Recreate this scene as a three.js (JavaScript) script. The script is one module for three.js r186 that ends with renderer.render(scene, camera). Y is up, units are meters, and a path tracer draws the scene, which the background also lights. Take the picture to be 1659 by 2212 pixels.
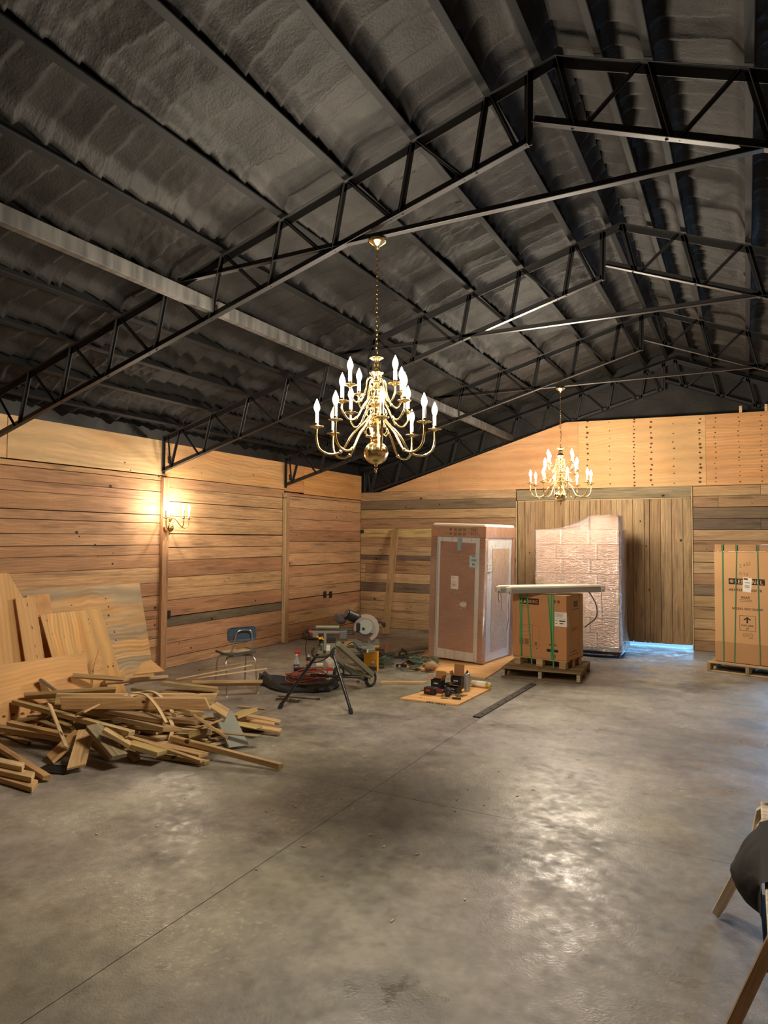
import * as THREE from 'three';
import { mergeGeometries, mergeVertices, toCreasedNormals } from 'three/addons/utils/BufferGeometryUtils.js';
import { RoundedBoxGeometry } from 'three/addons/geometries/RoundedBoxGeometry.js';

// ---------------------------------------------------------------- camera, sky, exposure
const scene = new THREE.Scene();
const renderer = new THREE.WebGLRenderer({ antialias: true });
renderer.toneMapping = THREE.LinearToneMapping;
renderer.toneMappingExposure = 1.06;
renderer.shadowMap.enabled = true;
const camera = new THREE.PerspectiveCamera(2 * Math.atan(1106 / 1477.07) * 180 / Math.PI, 1659 / 2212, 0.05, 200);
{
  const yaw = 0.487, pitch = 0.0389, roll = 0.006;
  const fw = new THREE.Vector3(-Math.sin(yaw) * Math.cos(pitch), Math.sin(pitch), -Math.cos(yaw) * Math.cos(pitch));
  const r = new THREE.Vector3(Math.cos(yaw), 0, -Math.sin(yaw));
  const u = new THREE.Vector3().crossVectors(r, fw);
  const r2 = r.clone().multiplyScalar(Math.cos(roll)).addScaledVector(u, Math.sin(roll));
  const u2 = u.clone().multiplyScalar(Math.cos(roll)).addScaledVector(r, -Math.sin(roll));
  camera.position.set(0, 1.7, 0);
  camera.quaternion.setFromRotationMatrix(new THREE.Matrix4().makeBasis(r2, u2, fw.clone().negate()));
}
// daylight outside: an even blue sky that enters only under the barn door and through the open doorway on the far wall
scene.background = new THREE.Color().setRGB(5.5, 13.5, 23);
const BULB_CANDELA = 1.62, SCONCE_CANDELA = 1.0;
const LAMP = new THREE.Color().setRGB(1.0, 0.87, 0.70);

// ---------------------------------------------------------------- helpers
const V = (x, y, z) => new THREE.Vector3(x, y, z);
function RNG(s) { return () => { s |= 0; s = s + 0x6D2B79F5 | 0; let t = Math.imul(s ^ s >>> 15, 1 | s); t = t + Math.imul(t ^ t >>> 7, 61 | t) ^ t; return ((t ^ t >>> 14) >>> 0) / 4294967296; }; }
const lerp = (a, b, t) => a + (b - a) * t, clamp = (x, a = 0, b = 1) => Math.min(b, Math.max(a, x)), sstep = (a, b, x) => { const t = clamp((x - a) / (b - a)); return t * t * (3 - 2 * t); };
function hash2(x, y, s) { let h = Math.imul(x, 374761393) + Math.imul(y, 668265263) + Math.imul(s, 974634777) | 0; h = Math.imul(h ^ h >>> 13, 1274126177); h ^= h >>> 16; return (h >>> 0) / 4294967296; }
// value noise, periodic in px, py cells when these are given
function vn(x, y, s = 0, px = 0, py = 0) {
  const xi = Math.floor(x), yi = Math.floor(y), fx = x - xi, fy = y - yi;
  const ux = fx * fx * (3 - 2 * fx), uy = fy * fy * (3 - 2 * fy);
  const w = (i, p) => p ? ((i % p) + p) % p : i;
  const x0 = w(xi, px), x1 = w(xi + 1, px), y0 = w(yi, py), y1 = w(yi + 1, py);
  return lerp(lerp(hash2(x0, y0, s), hash2(x1, y0, s), ux), lerp(hash2(x0, y1, s), hash2(x1, y1, s), ux), uy);
}
function fbm(x, y, s = 0, oct = 4, px = 0, py = 0) { let a = 0, m = 0, k = 1; for (let i = 0; i < oct; i++) { a += vn(x * k + (px ? 0 : i * 13.7), y * k, s + i * 31, px * k, py * k) / k; m += 1 / k; k *= 2; } return a / m; }
function makeTex(w, h, fn, srgb = true, repeat = null) {
  const d = new Uint8Array(w * h * 4), o = [0, 0, 0];
  for (let y = 0; y < h; y++) for (let x = 0; x < w; x++) { fn(x, y, o); const i = (y * w + x) * 4; d[i] = clamp(o[0]) * 255; d[i + 1] = clamp(o[1]) * 255; d[i + 2] = clamp(o[2]) * 255; d[i + 3] = 255; }
  const t = new THREE.DataTexture(d, w, h); t.magFilter = THREE.LinearFilter; t.minFilter = THREE.LinearMipmapLinearFilter; t.generateMipmaps = true;
  t.wrapS = t.wrapT = THREE.RepeatWrapping; if (srgb) t.colorSpace = THREE.SRGBColorSpace; if (repeat) t.repeat.set(...repeat); t.needsUpdate = true; return t;
}
function canvasTex(w, h, draw) {
  const c = document.createElement('canvas'); c.width = w; c.height = h; const g = c.getContext('2d'); draw(g, w, h);
  const t = new THREE.CanvasTexture(c); t.colorSpace = THREE.SRGBColorSpace; return t;
}
const col = (r, g, b) => new THREE.Color(r / 255, g / 255, b / 255).convertSRGBToLinear();
const mat = (o) => new THREE.MeshStandardMaterial(o), phys = (o) => new THREE.MeshPhysicalMaterial(o);
const taken = {};
function numbered(n) { taken[n] = (taken[n] ?? -1) + 1; return taken[n] ? n + '_' + String(taken[n]).padStart(3, '0') : n; }
function shadows(o) { o.castShadow = true; o.receiveShadow = true; return o; }
function part(name, geo, m, parent) { const o = shadows(new THREE.Mesh(geo, m)); o.name = name; parent.add(o); return o; }
function tag(o, label, category, group, kind) { o.userData.label = label; if (category) o.userData.category = category; if (group) o.userData.group = group; if (kind) o.userData.kind = kind; return o; }
function thing(name, label, category, pos = [0, 0, 0], turn = 0, group) { const o = new THREE.Group(); o.name = numbered(name); o.position.set(...pos); o.rotation.y = turn; scene.add(o); return tag(o, label, category, group); }
function single(name, geo, m, label, category, group) { const o = shadows(new THREE.Mesh(geo, m)); o.name = numbered(name); scene.add(o); return tag(o, label, category, group); }
function structure(name, label) { const o = new THREE.Group(); o.name = name; scene.add(o); o.userData.kind = 'structure'; o.userData.label = label; o.userData.category = name.split('_')[0]; return o; }
// chamfered box; uv in metres, u along x (the grain), offset by (u0, v0)
function cbox(w, h, d, c = 0.002, u0 = 0, v0 = 0) {
  c = Math.min(c, w * .45, h * .45, d * .45);
  const P = [], N = [], U = [], X = w / 2, Y = h / 2, Z = d / 2;
  const tri = (a, b, e) => { const ab = b.clone().sub(a), n = ab.cross(e.clone().sub(a)).normalize(); const mid = a.clone().add(b).add(e); if (n.dot(mid) < 0) { n.negate(); [b, e] = [e, b]; } for (const p of [a, b, e]) { P.push(p.x, p.y, p.z); N.push(n.x, n.y, n.z); const ax = Math.abs(n.x), ay = Math.abs(n.y), az = Math.abs(n.z); if (ax > ay && ax > az) U.push(p.z + u0, p.y + Y + v0); else if (ay > az) U.push(p.x + X + u0, p.z + Z + v0); else U.push(p.x + X + u0, p.y + Y + v0); } };
  const quad = (a, b, e, f) => { tri(a, b, e); tri(a, e, f); };
  for (const s of [-1, 1]) {
    quad(V(s * X, -Y + c, -Z + c), V(s * X, Y - c, -Z + c), V(s * X, Y - c, Z - c), V(s * X, -Y + c, Z - c));
    quad(V(-X + c, s * Y, -Z + c), V(X - c, s * Y, -Z + c), V(X - c, s * Y, Z - c), V(-X + c, s * Y, Z - c));
    quad(V(-X + c, -Y + c, s * Z), V(X - c, -Y + c, s * Z), V(X - c, Y - c, s * Z), V(-X + c, Y - c, s * Z));
    for (const t of [-1, 1]) {
      quad(V(-X + c, s * Y, t * (Z - c)), V(X - c, s * Y, t * (Z - c)), V(X - c, s * (Y - c), t * Z), V(-X + c, s * (Y - c), t * Z));
      quad(V(s * X, -Y + c, t * (Z - c)), V(s * X, Y - c, t * (Z - c)), V(s * (X - c), Y - c, t * Z), V(s * (X - c), -Y + c, t * Z));
      quad(V(s * X, t * (Y - c), -Z + c), V(s * X, t * (Y - c), Z - c), V(s * (X - c), t * Y, Z - c), V(s * (X - c), t * Y, -Z + c));
      for (const r of [-1, 1]) tri(V(s * X, t * (Y - c), r * (Z - c)), V(s * (X - c), t * Y, r * (Z - c)), V(s * (X - c), t * (Y - c), r * Z));
    }
  }
  const g = new THREE.BufferGeometry(); g.setAttribute('position', new THREE.Float32BufferAttribute(P, 3)); g.setAttribute('normal', new THREE.Float32BufferAttribute(N, 3)); g.setAttribute('uv', new THREE.Float32BufferAttribute(U, 2)); return g;
}
const mv = (g, x, y, z) => g.translate(x, y, z);
function plain(g) { const o = g.index ? g.toNonIndexed() : g; for (const k of Object.keys(o.attributes)) if (!['position', 'normal', 'uv'].includes(k)) o.deleteAttribute(k); return o; }
const merge = (...gs) => mergeGeometries(gs.flat().map(plain));
// box beam from p to q: width along the direction `side`, depth across
function bar(p, q, w, t, side = V(0, 0, 1), c = 0.002) {
  const dir = q.clone().sub(p), L = dir.length(); dir.normalize();
  const z = side.clone().addScaledVector(dir, -side.dot(dir)).normalize(), y = new THREE.Vector3().crossVectors(z, dir);
  const m = new THREE.Matrix4().makeBasis(dir, y, z).setPosition(p.clone().add(q).multiplyScalar(.5));
  return cbox(L, t, w, c).applyMatrix4(m);
}
function tube(pts, r, seg = 24, rs = 8, closed = false) { return new THREE.TubeGeometry(new THREE.CatmullRomCurve3(pts.map(p => p.isVector3 ? p : V(...p)), closed), seg, r, rs, closed); }
function lathe(pts, seg = 24) { return new THREE.LatheGeometry(pts.map(p => new THREE.Vector2(p[0], p[1])), seg); }
const cyl = (r0, r1, h, s = 16) => new THREE.CylinderGeometry(r0, r1, h, s);
const rbox = (w, h, d, r = .01, s = 2) => new RoundedBoxGeometry(w, h, d, s, Math.min(r, w * .49, h * .49, d * .49));
// flat outline (x, y) given thickness t along z
function slab(pts, t, bevel = 0.001) { const s = new THREE.Shape(pts.map(p => new THREE.Vector2(p[0], p[1]))); return new THREE.ExtrudeGeometry(s, { depth: t, bevelEnabled: bevel > 0, bevelThickness: bevel, bevelSize: bevel, bevelSegments: 1 }); }
// ---------------------------------------------------------------- materials
// planks: eight rows of sawn timber, 3 m long and 0.2 m wide each
const KN = (() => { const r = RNG(7), a = []; for (let i = 0; i < 8; i++) { const n = [1, 2, 0, 2, 3, 1, 1, 0][i]; a.push(Array.from({ length: n }, () => [r() * 3, .03 + r() * .14, .006 + r() * .014])); } return a; })();
function woodFn(W, H, hueShift, streak) {
  return (x, y, o) => {
    const row = Math.floor(y / (H / 8)), u = x / W * 3; let v = (y % (H / 8)) / (H / 8) * .2, dark = 0;
    for (const [ku, kv, kr] of KN[row]) { let du = u - ku; du -= 3 * Math.round(du / 3); const dv = v - kv; const q = (du * du) / 9 + dv * dv; v += dv > 0 ? -kr * 1.1 * Math.exp(-q / (kr * kr * 3)) : kr * 1.1 * Math.exp(-q / (kr * kr * 3)); const d = Math.hypot(du * .75, dv); dark = Math.max(dark, 1 - sstep(kr * .55, kr * 1.15, d + (fbm(u * 60, y * .2, 5, 2) - .5) * .006)); }
    const warp = fbm(u * 2, v * 8, 11 + row, 3, 6) * .09;
    const ring = Math.sin((v * (row % 3 ? 1 : .45) + warp) * (190 + 60 * hash2(row, 1, 3)));
    const fine = fbm(u * 9, v * 420, 21 + row, 3, 27), mid = fbm(u * 3, v * 46, 41 + row, 3, 9), big = fbm(u * 1, v * 6, 61 + row, 3, 3);
    const saw = vn(u * 170, v * 3, 71 + row, 510);
    let L = .86 + .035 * ring * (.4 + mid) + .22 * (fine - .5) + .15 * (mid - .5) + .18 * (big - .5) + .025 * (saw - .5);
    const st = sstep(.60, .82, fbm(u * 2, v * 22, 91 + row, 3, 6)) * streak;
    L *= 1 - .16 * st;
    const grey = sstep(.5, .75, fbm(u * 1, v * 9, 121 + row, 3, 3)) * .5;
    o[0] = L * (1 - .04 * grey) * (1 - .62 * dark); o[1] = L * lerp(.965, .985, grey) * (1 - .70 * dark); o[2] = L * lerp(.92, .96, grey) * (1 - .76 * dark);
  };
}
const woodTex = makeTex(2048, 1024, woodFn(2048, 1024, 0, 1));
const woodBump = makeTex(1024, 512, (x, y, o) => { const u = x / 1024 * 3, v = y / 512 * 1.6; o[0] = o[1] = o[2] = .5 + .4 * (fbm(u * 9, v * 300, 3, 3, 27) - .5) + .5 * (fbm(u * 4, v * 40, 8, 2, 12) - .5) + .05 * (vn(u * 170, v * 3, 71, 510) - .5); }, false);
for (const t of [woodTex, woodBump]) t.repeat.set(1 / 3, 1 / 1.6);
const wood = (c, rough = .78, bump = .0022) => mat({ map: woodTex, bumpMap: woodBump, bumpScale: bump, color: c, roughness: rough });
// wall boards of the side wall: brown, rough-sawn; of the far wall: greyer, knotty
const sideWood = [[229, 184, 141], [219, 174, 133], [209, 163, 123], [233, 190, 143], [203, 154, 117], [215, 166, 129]].map(c => wood(col(...c)));
const slateWood = wood(col(128, 118, 98));
const farWood = [[214, 180, 140], [200, 164, 124], [222, 188, 148], [190, 152, 118], [208, 174, 130]].map(c => wood(col(...c)));
const farDark = [[150, 131, 108], [138, 120, 104]].map(c => wood(col(...c)));
const farPale = wood(col(232, 202, 142));
const doorWood = [[200, 171, 131], [210, 182, 142], [190, 159, 121], [204, 173, 136]].map(c => wood(col(...c)));
const trimPale = wood(col(232, 212, 170));
const newWood = [[243, 212, 162], [233, 199, 148], [247, 220, 174], [222, 184, 132], [235, 194, 137]].map(c => wood(col(...c), .7, .0012));
const oldWood = [[220, 193, 142], [199, 172, 130], [208, 184, 125], [184, 156, 118]].map(c => wood(col(...c), .8, .0016));
const greyWood = [[168, 155, 126], [150, 134, 110]].map(c => wood(col(...c), .85, .002));
// plywood faces: rotary-cut figure, knots given in 0..1
function plyTex(seed, base, { knots = [], flow = 1, contrast = 1, greys = 0, size = 1024, sx = 2.4, sy = 1.2 } = {}) {
  const ks = knots.map(k => ({ x: k[0] * sx, y: k[1] * sy, r: k[2] }));
  return makeTex(size, size, (x, y, o) => {
    const X = x / size * sx, Y = y / size * sy, a = flow ? X : Y, b = flow ? Y : X; // figure runs along a
    let w = b + .16 * (fbm(a * 1.1, b * 2.2, seed, 3) - .5) + .05 * (fbm(a * 4, b * 7, seed + 9, 2) - .5); let dark = 0;
    for (const k of ks) { const dx = X - k.x, dy = Y - k.y, d = Math.hypot(dx * (flow ? .8 : 1), dy * (flow ? 1 : .8)); if (d < .2) { w += (flow ? dy : dx) * -.5 * Math.exp(-d * d / (k.r * k.r * 8)); dark = Math.max(dark, 1 - sstep(k.r * .5, k.r * 1.1, d + (vn(X * 150, Y * 150, 4) - .5) * k.r * .5)); } }
    const band = Math.sin(w * 120 + 5 * fbm(a * .7, b * 1.5, seed + 3, 2)), band2 = Math.sin(w * 37 + 2);
    const fine = fbm(a * 14, b * 260, seed + 5, 3), big = fbm(a * 1.3, b * 2.6, seed + 7, 3);
    let L = .88 + contrast * (.045 * band * sstep(.35, .7, big) + .03 * band2) + .10 * (fine - .5) + .12 * (big - .5);
    const red = sstep(.5, .8, fbm(a * 1.5, b * 7, seed + 15, 3)) * .38 * contrast, gy = greys * sstep(.46, .62, fbm(a * .9, b * 11, seed + 17, 3));
    o[0] = L * base[0] * (1 - .16 * gy) * (1 - .6 * dark); o[1] = L * base[1] * (1 - .10 * red) * (1 - .08 * gy) * (1 - .76 * dark); o[2] = L * base[2] * (1 - .22 * red) * (1 + .06 * gy) * (1 - .82 * dark);
  });
}
const rowK = (n, f, seed) => { const r = RNG(seed), a = []; for (let i = 0; i < n; i++) a.push(f(i, r)); return a; };
const plyClean = plyTex(3, [1.0, .85, .65], { knots: rowK(7, (i, r) => [r(), r(), .006 + r() * .008], 5) });
const plyOrange = plyTex(19, [1.0, .84, .65], { contrast: .9, knots: rowK(6, (i, r) => [r(), r(), .005 + r() * .006], 15) });
const knotColumns = (cols) => cols.flatMap(([k, n, rad], c) => rowK(n, (i, r) => [k + (r() - .5) * .010, (i + .3 + r() * .5) / n, rad * (.75 + .45 * r())], c + 40));
const plyKnotty = plyTex(33, [1.0, .86, .66], { contrast: .7, sx: 1.95, sy: 1.15, knots: knotColumns([[.076, 13, .017], [.26, 9, .010], [.456, 19, .014], [.59, 14, .016], [.758, 9, .011], [.955, 15, .017]]) });
const plyKnotty2 = plyTex(37, [1.0, .83, .63], { contrast: .9, sx: 2.4, sy: 1.15, knots: knotColumns([[.053, 15, .010], [.19, 15, .010], [.313, 15, .010], [.46, 12, .012], [.62, 12, .012]]) });
const plyVert = plyTex(57, [1.0, .87, .68], { flow: 0, sx: 1.0, sy: 1.0, size: 768, contrast: 1.3, knots: [...rowK(10, (i, r) => [.1 + i * .09, .34 + (r() - .5) * .10, .009 + r() * .005], 3), ...rowK(12, (i, r) => [r(), .05 + .9 * r(), .004 + .004 * r()], 4)] });
const plyWeather = plyTex(71, [.97, .82, .62], { greys: 1, contrast: 1.6, size: 1024, knots: [...rowK(10, (i, r) => [.70 + r() * .05, .1 + i * .085, .008 + r() * .010], 6), ...rowK(5, (i, r) => [.45 + .04 * r(), .7 + r() * .25, .006 + r() * .006], 7)] });
const plyRow = plyTex(91, [1.0, .84, .63], { contrast: .5, size: 768, sx: 1.3, sy: .8, knots: rowK(10, (i, r) => [.04 + i * .065, .26 - i * .012 + (r() - .5) * .02, .012 + r() * .006], 9) });
const ply = (t, c = [255, 255, 255]) => mat({ map: t, color: col(...c), roughness: .72, bumpMap: woodBump, bumpScale: .0006 });
const plyEdge = mat({ color: col(196, 158, 108), roughness: .85 });
// black paint on steel and on sprayed foam
const steelBlack = mat({ color: new THREE.Color().setRGB(.022, .021, .021), roughness: .42, metalness: .0 });
const purlinPaint = phys({ color: new THREE.Color().setRGB(.010, .010, .010), roughness: .65, specularIntensity: .4 });
const beamGrey = mat({ color: new THREE.Color().setRGB(.13, .125, .115), roughness: .5, map: makeTex(512, 64, (x, y, o) => { const n = fbm(x / 20, y / 16, 3, 4, 26, 4); o[0] = o[1] = o[2] = .72 + .5 * (n - .5); }) });
const foamBump = makeTex(1024, 1024, (x, y, o) => { const a = fbm(x / 8, y / 8, 3, 3, 128, 128), b = fbm(x / 64, y / 16, 13, 3, 16, 64); o[0] = o[1] = o[2] = .5 * a + .5 * b; }, false, [1 / 1.2, 1 / 1.2]);
const foamColor = makeTex(512, 512, (x, y, o) => { const n = fbm(x / 64, y / 64, 5, 5, 8, 8); const L = .80 + .5 * (n - .5); o[0] = L; o[1] = L * .98; o[2] = L * .955; }, true, [1 / 2.5, 1 / 2.5]);
const foamMat = phys({ color: new THREE.Color().setRGB(.038, .037, .036), map: foamColor, roughness: .64, specularIntensity: .45, bumpMap: foamBump, bumpScale: .004 });
// trowelled concrete: mottled colour over the whole slab, finer scratches in gloss and relief
const FX0 = -6.9, FX1 = 3.3, FZ0 = -11.9, FZ1 = 5.3;
const floorColor = makeTex(1536, 2048, (x, y, o) => {
  const X = x / 1536 * (FX1 - FX0), Z = y / 2048 * (FZ1 - FZ0);
  const a = fbm(X * .55, Z * .55, 3, 4), b = fbm(X * 2.2, Z * 2.2, 9, 4), c = fbm(X * 9, Z * 9, 15, 3), e = fbm(X * 34, Z * 34, 23, 2), t = fbm(X * .8 + 7, Z * .8, 29, 3), sw = fbm(X * 3 + 3 * b, Z * 7 + 3 * a, 37, 3);
  let L = .61 + .17 * (a - .5) + .18 * (b - .5) + .14 * (c - .5) + .10 * (e - .5) + .10 * (sw - .5);
  const stain = sstep(.64, .76, fbm(X * 1.6 + 3, Z * 2.4 + 5, 51, 4)); L *= 1 - .16 * stain;
  const fleck = sstep(.80, .86, vn(X * 70, Z * 70, 77)) * .12 * sstep(.5, .7, b); L += fleck;
  const ol = (t - .5) * 1.2; // olive to mauve cast of the cured slab
  o[0] = L * (1.0 + .02 * ol); o[1] = L * (.955 + .05 * ol); o[2] = L * (.87 - .07 * ol);
});
floorColor.wrapS = floorColor.wrapT = THREE.ClampToEdgeWrapping;
const scratch = (() => { const N = 2048, d = new Float32Array(N * N), r = RNG(99); for (let i = 0; i < 16000; i++) { let x = r() * N, y = r() * N; const dir = r() * 6.28, L = 6 + r() * r() * 60, bend = (r() - .5) * .02, a = (.15 + .6 * r()) * (r() < .5 ? 1 : -1); let th = dir; for (let k = 0; k < L; k++) { x += Math.cos(th); y += Math.sin(th) * .8; th += bend; d[(((y | 0) % N + N) % N) * N + (((x | 0) % N + N) % N)] += a; } } return d; })();
const floorRough = makeTex(2048, 2048, (x, y, o) => { const n = fbm(x / 24, y / 24, 3, 4, 85, 85), m = fbm(x / 180, y / 120, 8, 3, 11, 17), s = clamp(scratch[y * 2048 + x], -1, 1); o[0] = o[1] = o[2] = .46 + .42 * (n - .5) + .30 * (m - .5) + .16 * s; }, false, [1 / 4, 1 / 4]);
const floorBump = makeTex(2048, 2048, (x, y, o) => { const n = fbm(x / 4, y / 4, 13, 3, 512, 512), m = fbm(x / 64, y / 64, 18, 3, 32, 32), s = clamp(scratch[y * 2048 + x], -1, 1); o[0] = o[1] = o[2] = .5 + .40 * (n - .5) + .10 * (m - .5) + .06 * s; }, false, [1 / 4, 1 / 4]);
const floorMat = mat({ color: new THREE.Color().setRGB(.80, .80, .81), map: floorColor, roughness: 1.0, roughnessMap: floorRough, bumpMap: floorBump, bumpScale: .0020 });
floorColor.channel = 1;
// metal, paint, card, plastic
const brass = phys({ color: new THREE.Color().setRGB(.93, .72, .36), metalness: 1, roughness: .14 });
const candleWhite = mat({ color: new THREE.Color().setRGB(.66, .64, .58), roughness: .5 });
const bulbMat = mat({ color: new THREE.Color().setRGB(1, .95, .85), emissive: new THREE.Color().setRGB(1, .90, .70), emissiveIntensity: 9, roughness: .3 });
const chrome = mat({ color: new THREE.Color().setRGB(.62, .60, .56), metalness: 1, roughness: .28 });
const blackPlastic = mat({ color: new THREE.Color().setRGB(.012, .012, .013), roughness: .45 });
const sheathing = wood(col(176, 136, 98), .9, .002); // rough boarding behind the wall planks
const cardTex = makeTex(512, 512, (x, y, o) => { const n = fbm(x / 128, y / 128, 2, 4, 4, 4), f = vn(x / 2, y / 24, 5, 256, 22); const L = .9 + .12 * (n - .5) + .05 * (f - .5); o[0] = L; o[1] = L; o[2] = L; });
const card = (c, o = {}) => mat({ color: col(...c), map: cardTex, roughness: .8, ...o });
// ---------------------------------------------------------------- the room
const XL = -6.68, XR = 3.0, ZB = -11.648, ZF = 5.0, Z0 = -4.016, Z1 = -6.458, Z2 = -9.114, XRIDGE = -.98, YRIDGE = 4.60, SL = .283, SR = .40;
const chordY = (x) => x < XRIDGE ? YRIDGE + SL * (x - XRIDGE) : YRIDGE - SR * (x - XRIDGE);
// floor slabs with saw-cut joints
{
  const f = structure('floor', 'trowelled grey concrete floor with saw-cut joints');
  part('slab_base', mv(cbox(FX1 - FX0, .2, FZ1 - FZ0, .001), (FX0 + FX1) / 2, -.106, (FZ0 + FZ1) / 2), mat({ color: new THREE.Color().setRGB(.10, .09, .075), roughness: .95 }), f);
  const xs = [[FX0, -2.261], [-2.257, FX1]], zs = [[FZ0, -8.05], [-8.0485, -4.101], [-4.0992, -.001], [.001, FZ1]];
  for (const [a, b] of xs) for (const [c, d] of zs) {
    const g = cbox(b - a, .006, d - c, .0008); mv(g, (a + b) / 2, -.003, (c + d) / 2);
    const p = g.attributes.position, uv = [], uv1 = [];
    for (let i = 0; i < p.count; i++) { uv.push(p.getX(i), p.getZ(i)); uv1.push((p.getX(i) - FX0) / (FX1 - FX0), (p.getZ(i) - FZ0) / (FZ1 - FZ0)); }
    g.setAttribute('uv', new THREE.Float32BufferAttribute(uv, 2)); g.setAttribute('uv1', new THREE.Float32BufferAttribute(uv1, 2));
    part('slab', g, floorMat, f);
  }
}
// ground outside, seen under the barn door and through the doorway
{
  const g = mv(cbox(60, .1, 40, .01), 0, -.07, -31.95); const o = structure('ground_outside', 'pale concrete apron outside the barn'); const am = mat({ color: new THREE.Color().setRGB(.22, .22, .21), roughness: .9 }); part('apron', g, am, o);
}
{ // unseen roof and board, added to dim the daylight strip under the barn door
  const o = structure('shade_roof_added', 'unseen roof added outside the barn door to dim the daylight under it'), m = mat({ color: new THREE.Color().setRGB(.10, .09, .08), roughness: .9 });
  part('roof_sheet', bar(V(-2.3, 2.75, ZB - .35), V(-2.3, 2.25, ZB - 4.2), 5.6, .04, V(1, 0, 0)), m, o);
  part('shade_board', mv(cbox(5.6, 1.75, .04, .002), -2.3, 1.38, ZB - 4.2), m, o);
}
const rr = RNG(2024), pick = (a) => a[Math.floor(rr() * a.length)];
// one wall board: long side along `axis`
function wallBoard(parent, name, L, H, T, m, place) {
  const row = Math.floor(rr() * 8), g = cbox(L, H, T, .003, rr() * 3, row * .2 + .004 + rr() * Math.max(0, .19 - H));
  place(g); return part(name, g, m, parent);
}
// side wall ---------------------------------------------------------
const wallLeft = structure('wall_left', 'side wall of brown horizontal boards with a plywood band on top');
{
  part('backing', mv(cbox(.10, 2.95, ZF - ZB + .4, .002), XL - .15, 1.425, (ZF + ZB) / 2), sheathing, wallLeft);
  const B1 = [2.5, 2.435, 2.29, 2.175, 1.99, 1.885, 1.732, 1.602, 1.481, 1.32, 1.121, .955, .769, .664, .526, .414, .303, .109, .004];
  const B2 = [2.492, 2.356, 2.175, 1.981, 1.752, 1.571, 1.402, 1.179, 1.017, .878, .668, .536, .32, .14, .004];
  const B3 = [2.45, 2.397, 2.208, 2.022, 1.835, 1.648, 1.45, 1.244, 1.054, .866, .689, .468, .275, .083, .004];
  const bay = (ys, za, zb, slate) => {
    for (let i = 0; i + 1 < ys.length; i++) {
      const gap = .003 + rr() * rr() * .011, H = ys[i] - ys[i + 1] - gap, tilt = (rr() - .5) * .0035, out = rr() * .006, T = .02;
      wallBoard(wallLeft, 'plank', za - zb - .004, H, T, slate === i ? slateWood : pick(sideWood), g => { g.rotateZ(tilt); g.rotateY(Math.PI / 2); mv(g, XL - .008 + out, ys[i + 1] + H / 2, (za + zb) / 2); });
    }
  };
  bay(B1, Z0, Z1, -1); bay(B2, Z1, Z2, 10); bay(B3, Z2, ZB + .01, -1);
  // behind the photographer: the boarding goes on
  bay(Array.from({ length: 14 }, (_, i) => i < 13 ? 2.5 - i * .19 : .004), ZF, Z0, -1);
  for (const [y0, y1, za, zb, t, c, u] of [[2.503, 2.945, Z0 + .9, -4.345, plyClean, [252, 244, 235], .3], [2.503, 2.95, -4.349, Z1, plyClean, [255, 250, 240], 0], [2.495, 2.935, Z1, Z2, plyClean, [244, 222, 196], 1.1], [2.47, 2.925, Z2, -9.66, plyOrange, [226, 190, 150], .4], [2.452, 2.922, -9.664, ZB + .01, plyClean, [238, 206, 164], .7]]) {
    const g = cbox(za - zb - .003, y1 - y0, .013, .0015, u, u * .7); g.rotateY(Math.PI / 2); mv(g, XL + .0065, (y0 + y1) / 2, (za + zb) / 2);
    const m = ply(t, c); m.map = t.clone(); m.map.repeat.set(1 / 2.4, 1 / 1.2); part('plywood_panel', g, m, wallLeft);
  }
  for (const [z, h] of [[Z0, 2.5], [Z1, 2.47], [Z2, 2.44]]) {
    wallBoard(wallLeft, 'post', h, .105, .05, sideWood[2], g => { g.rotateZ(Math.PI / 2); g.rotateY(Math.PI / 2); mv(g, XL + .036, h / 2, z - .03); });
    if (z === Z2) wallBoard(wallLeft, 'post_strip', h - .02, .022, .058, trimPale, g => { g.rotateZ(Math.PI / 2); g.rotateY(Math.PI / 2); mv(g, XL + .040, h / 2, z + .036); });
  }
}
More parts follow.
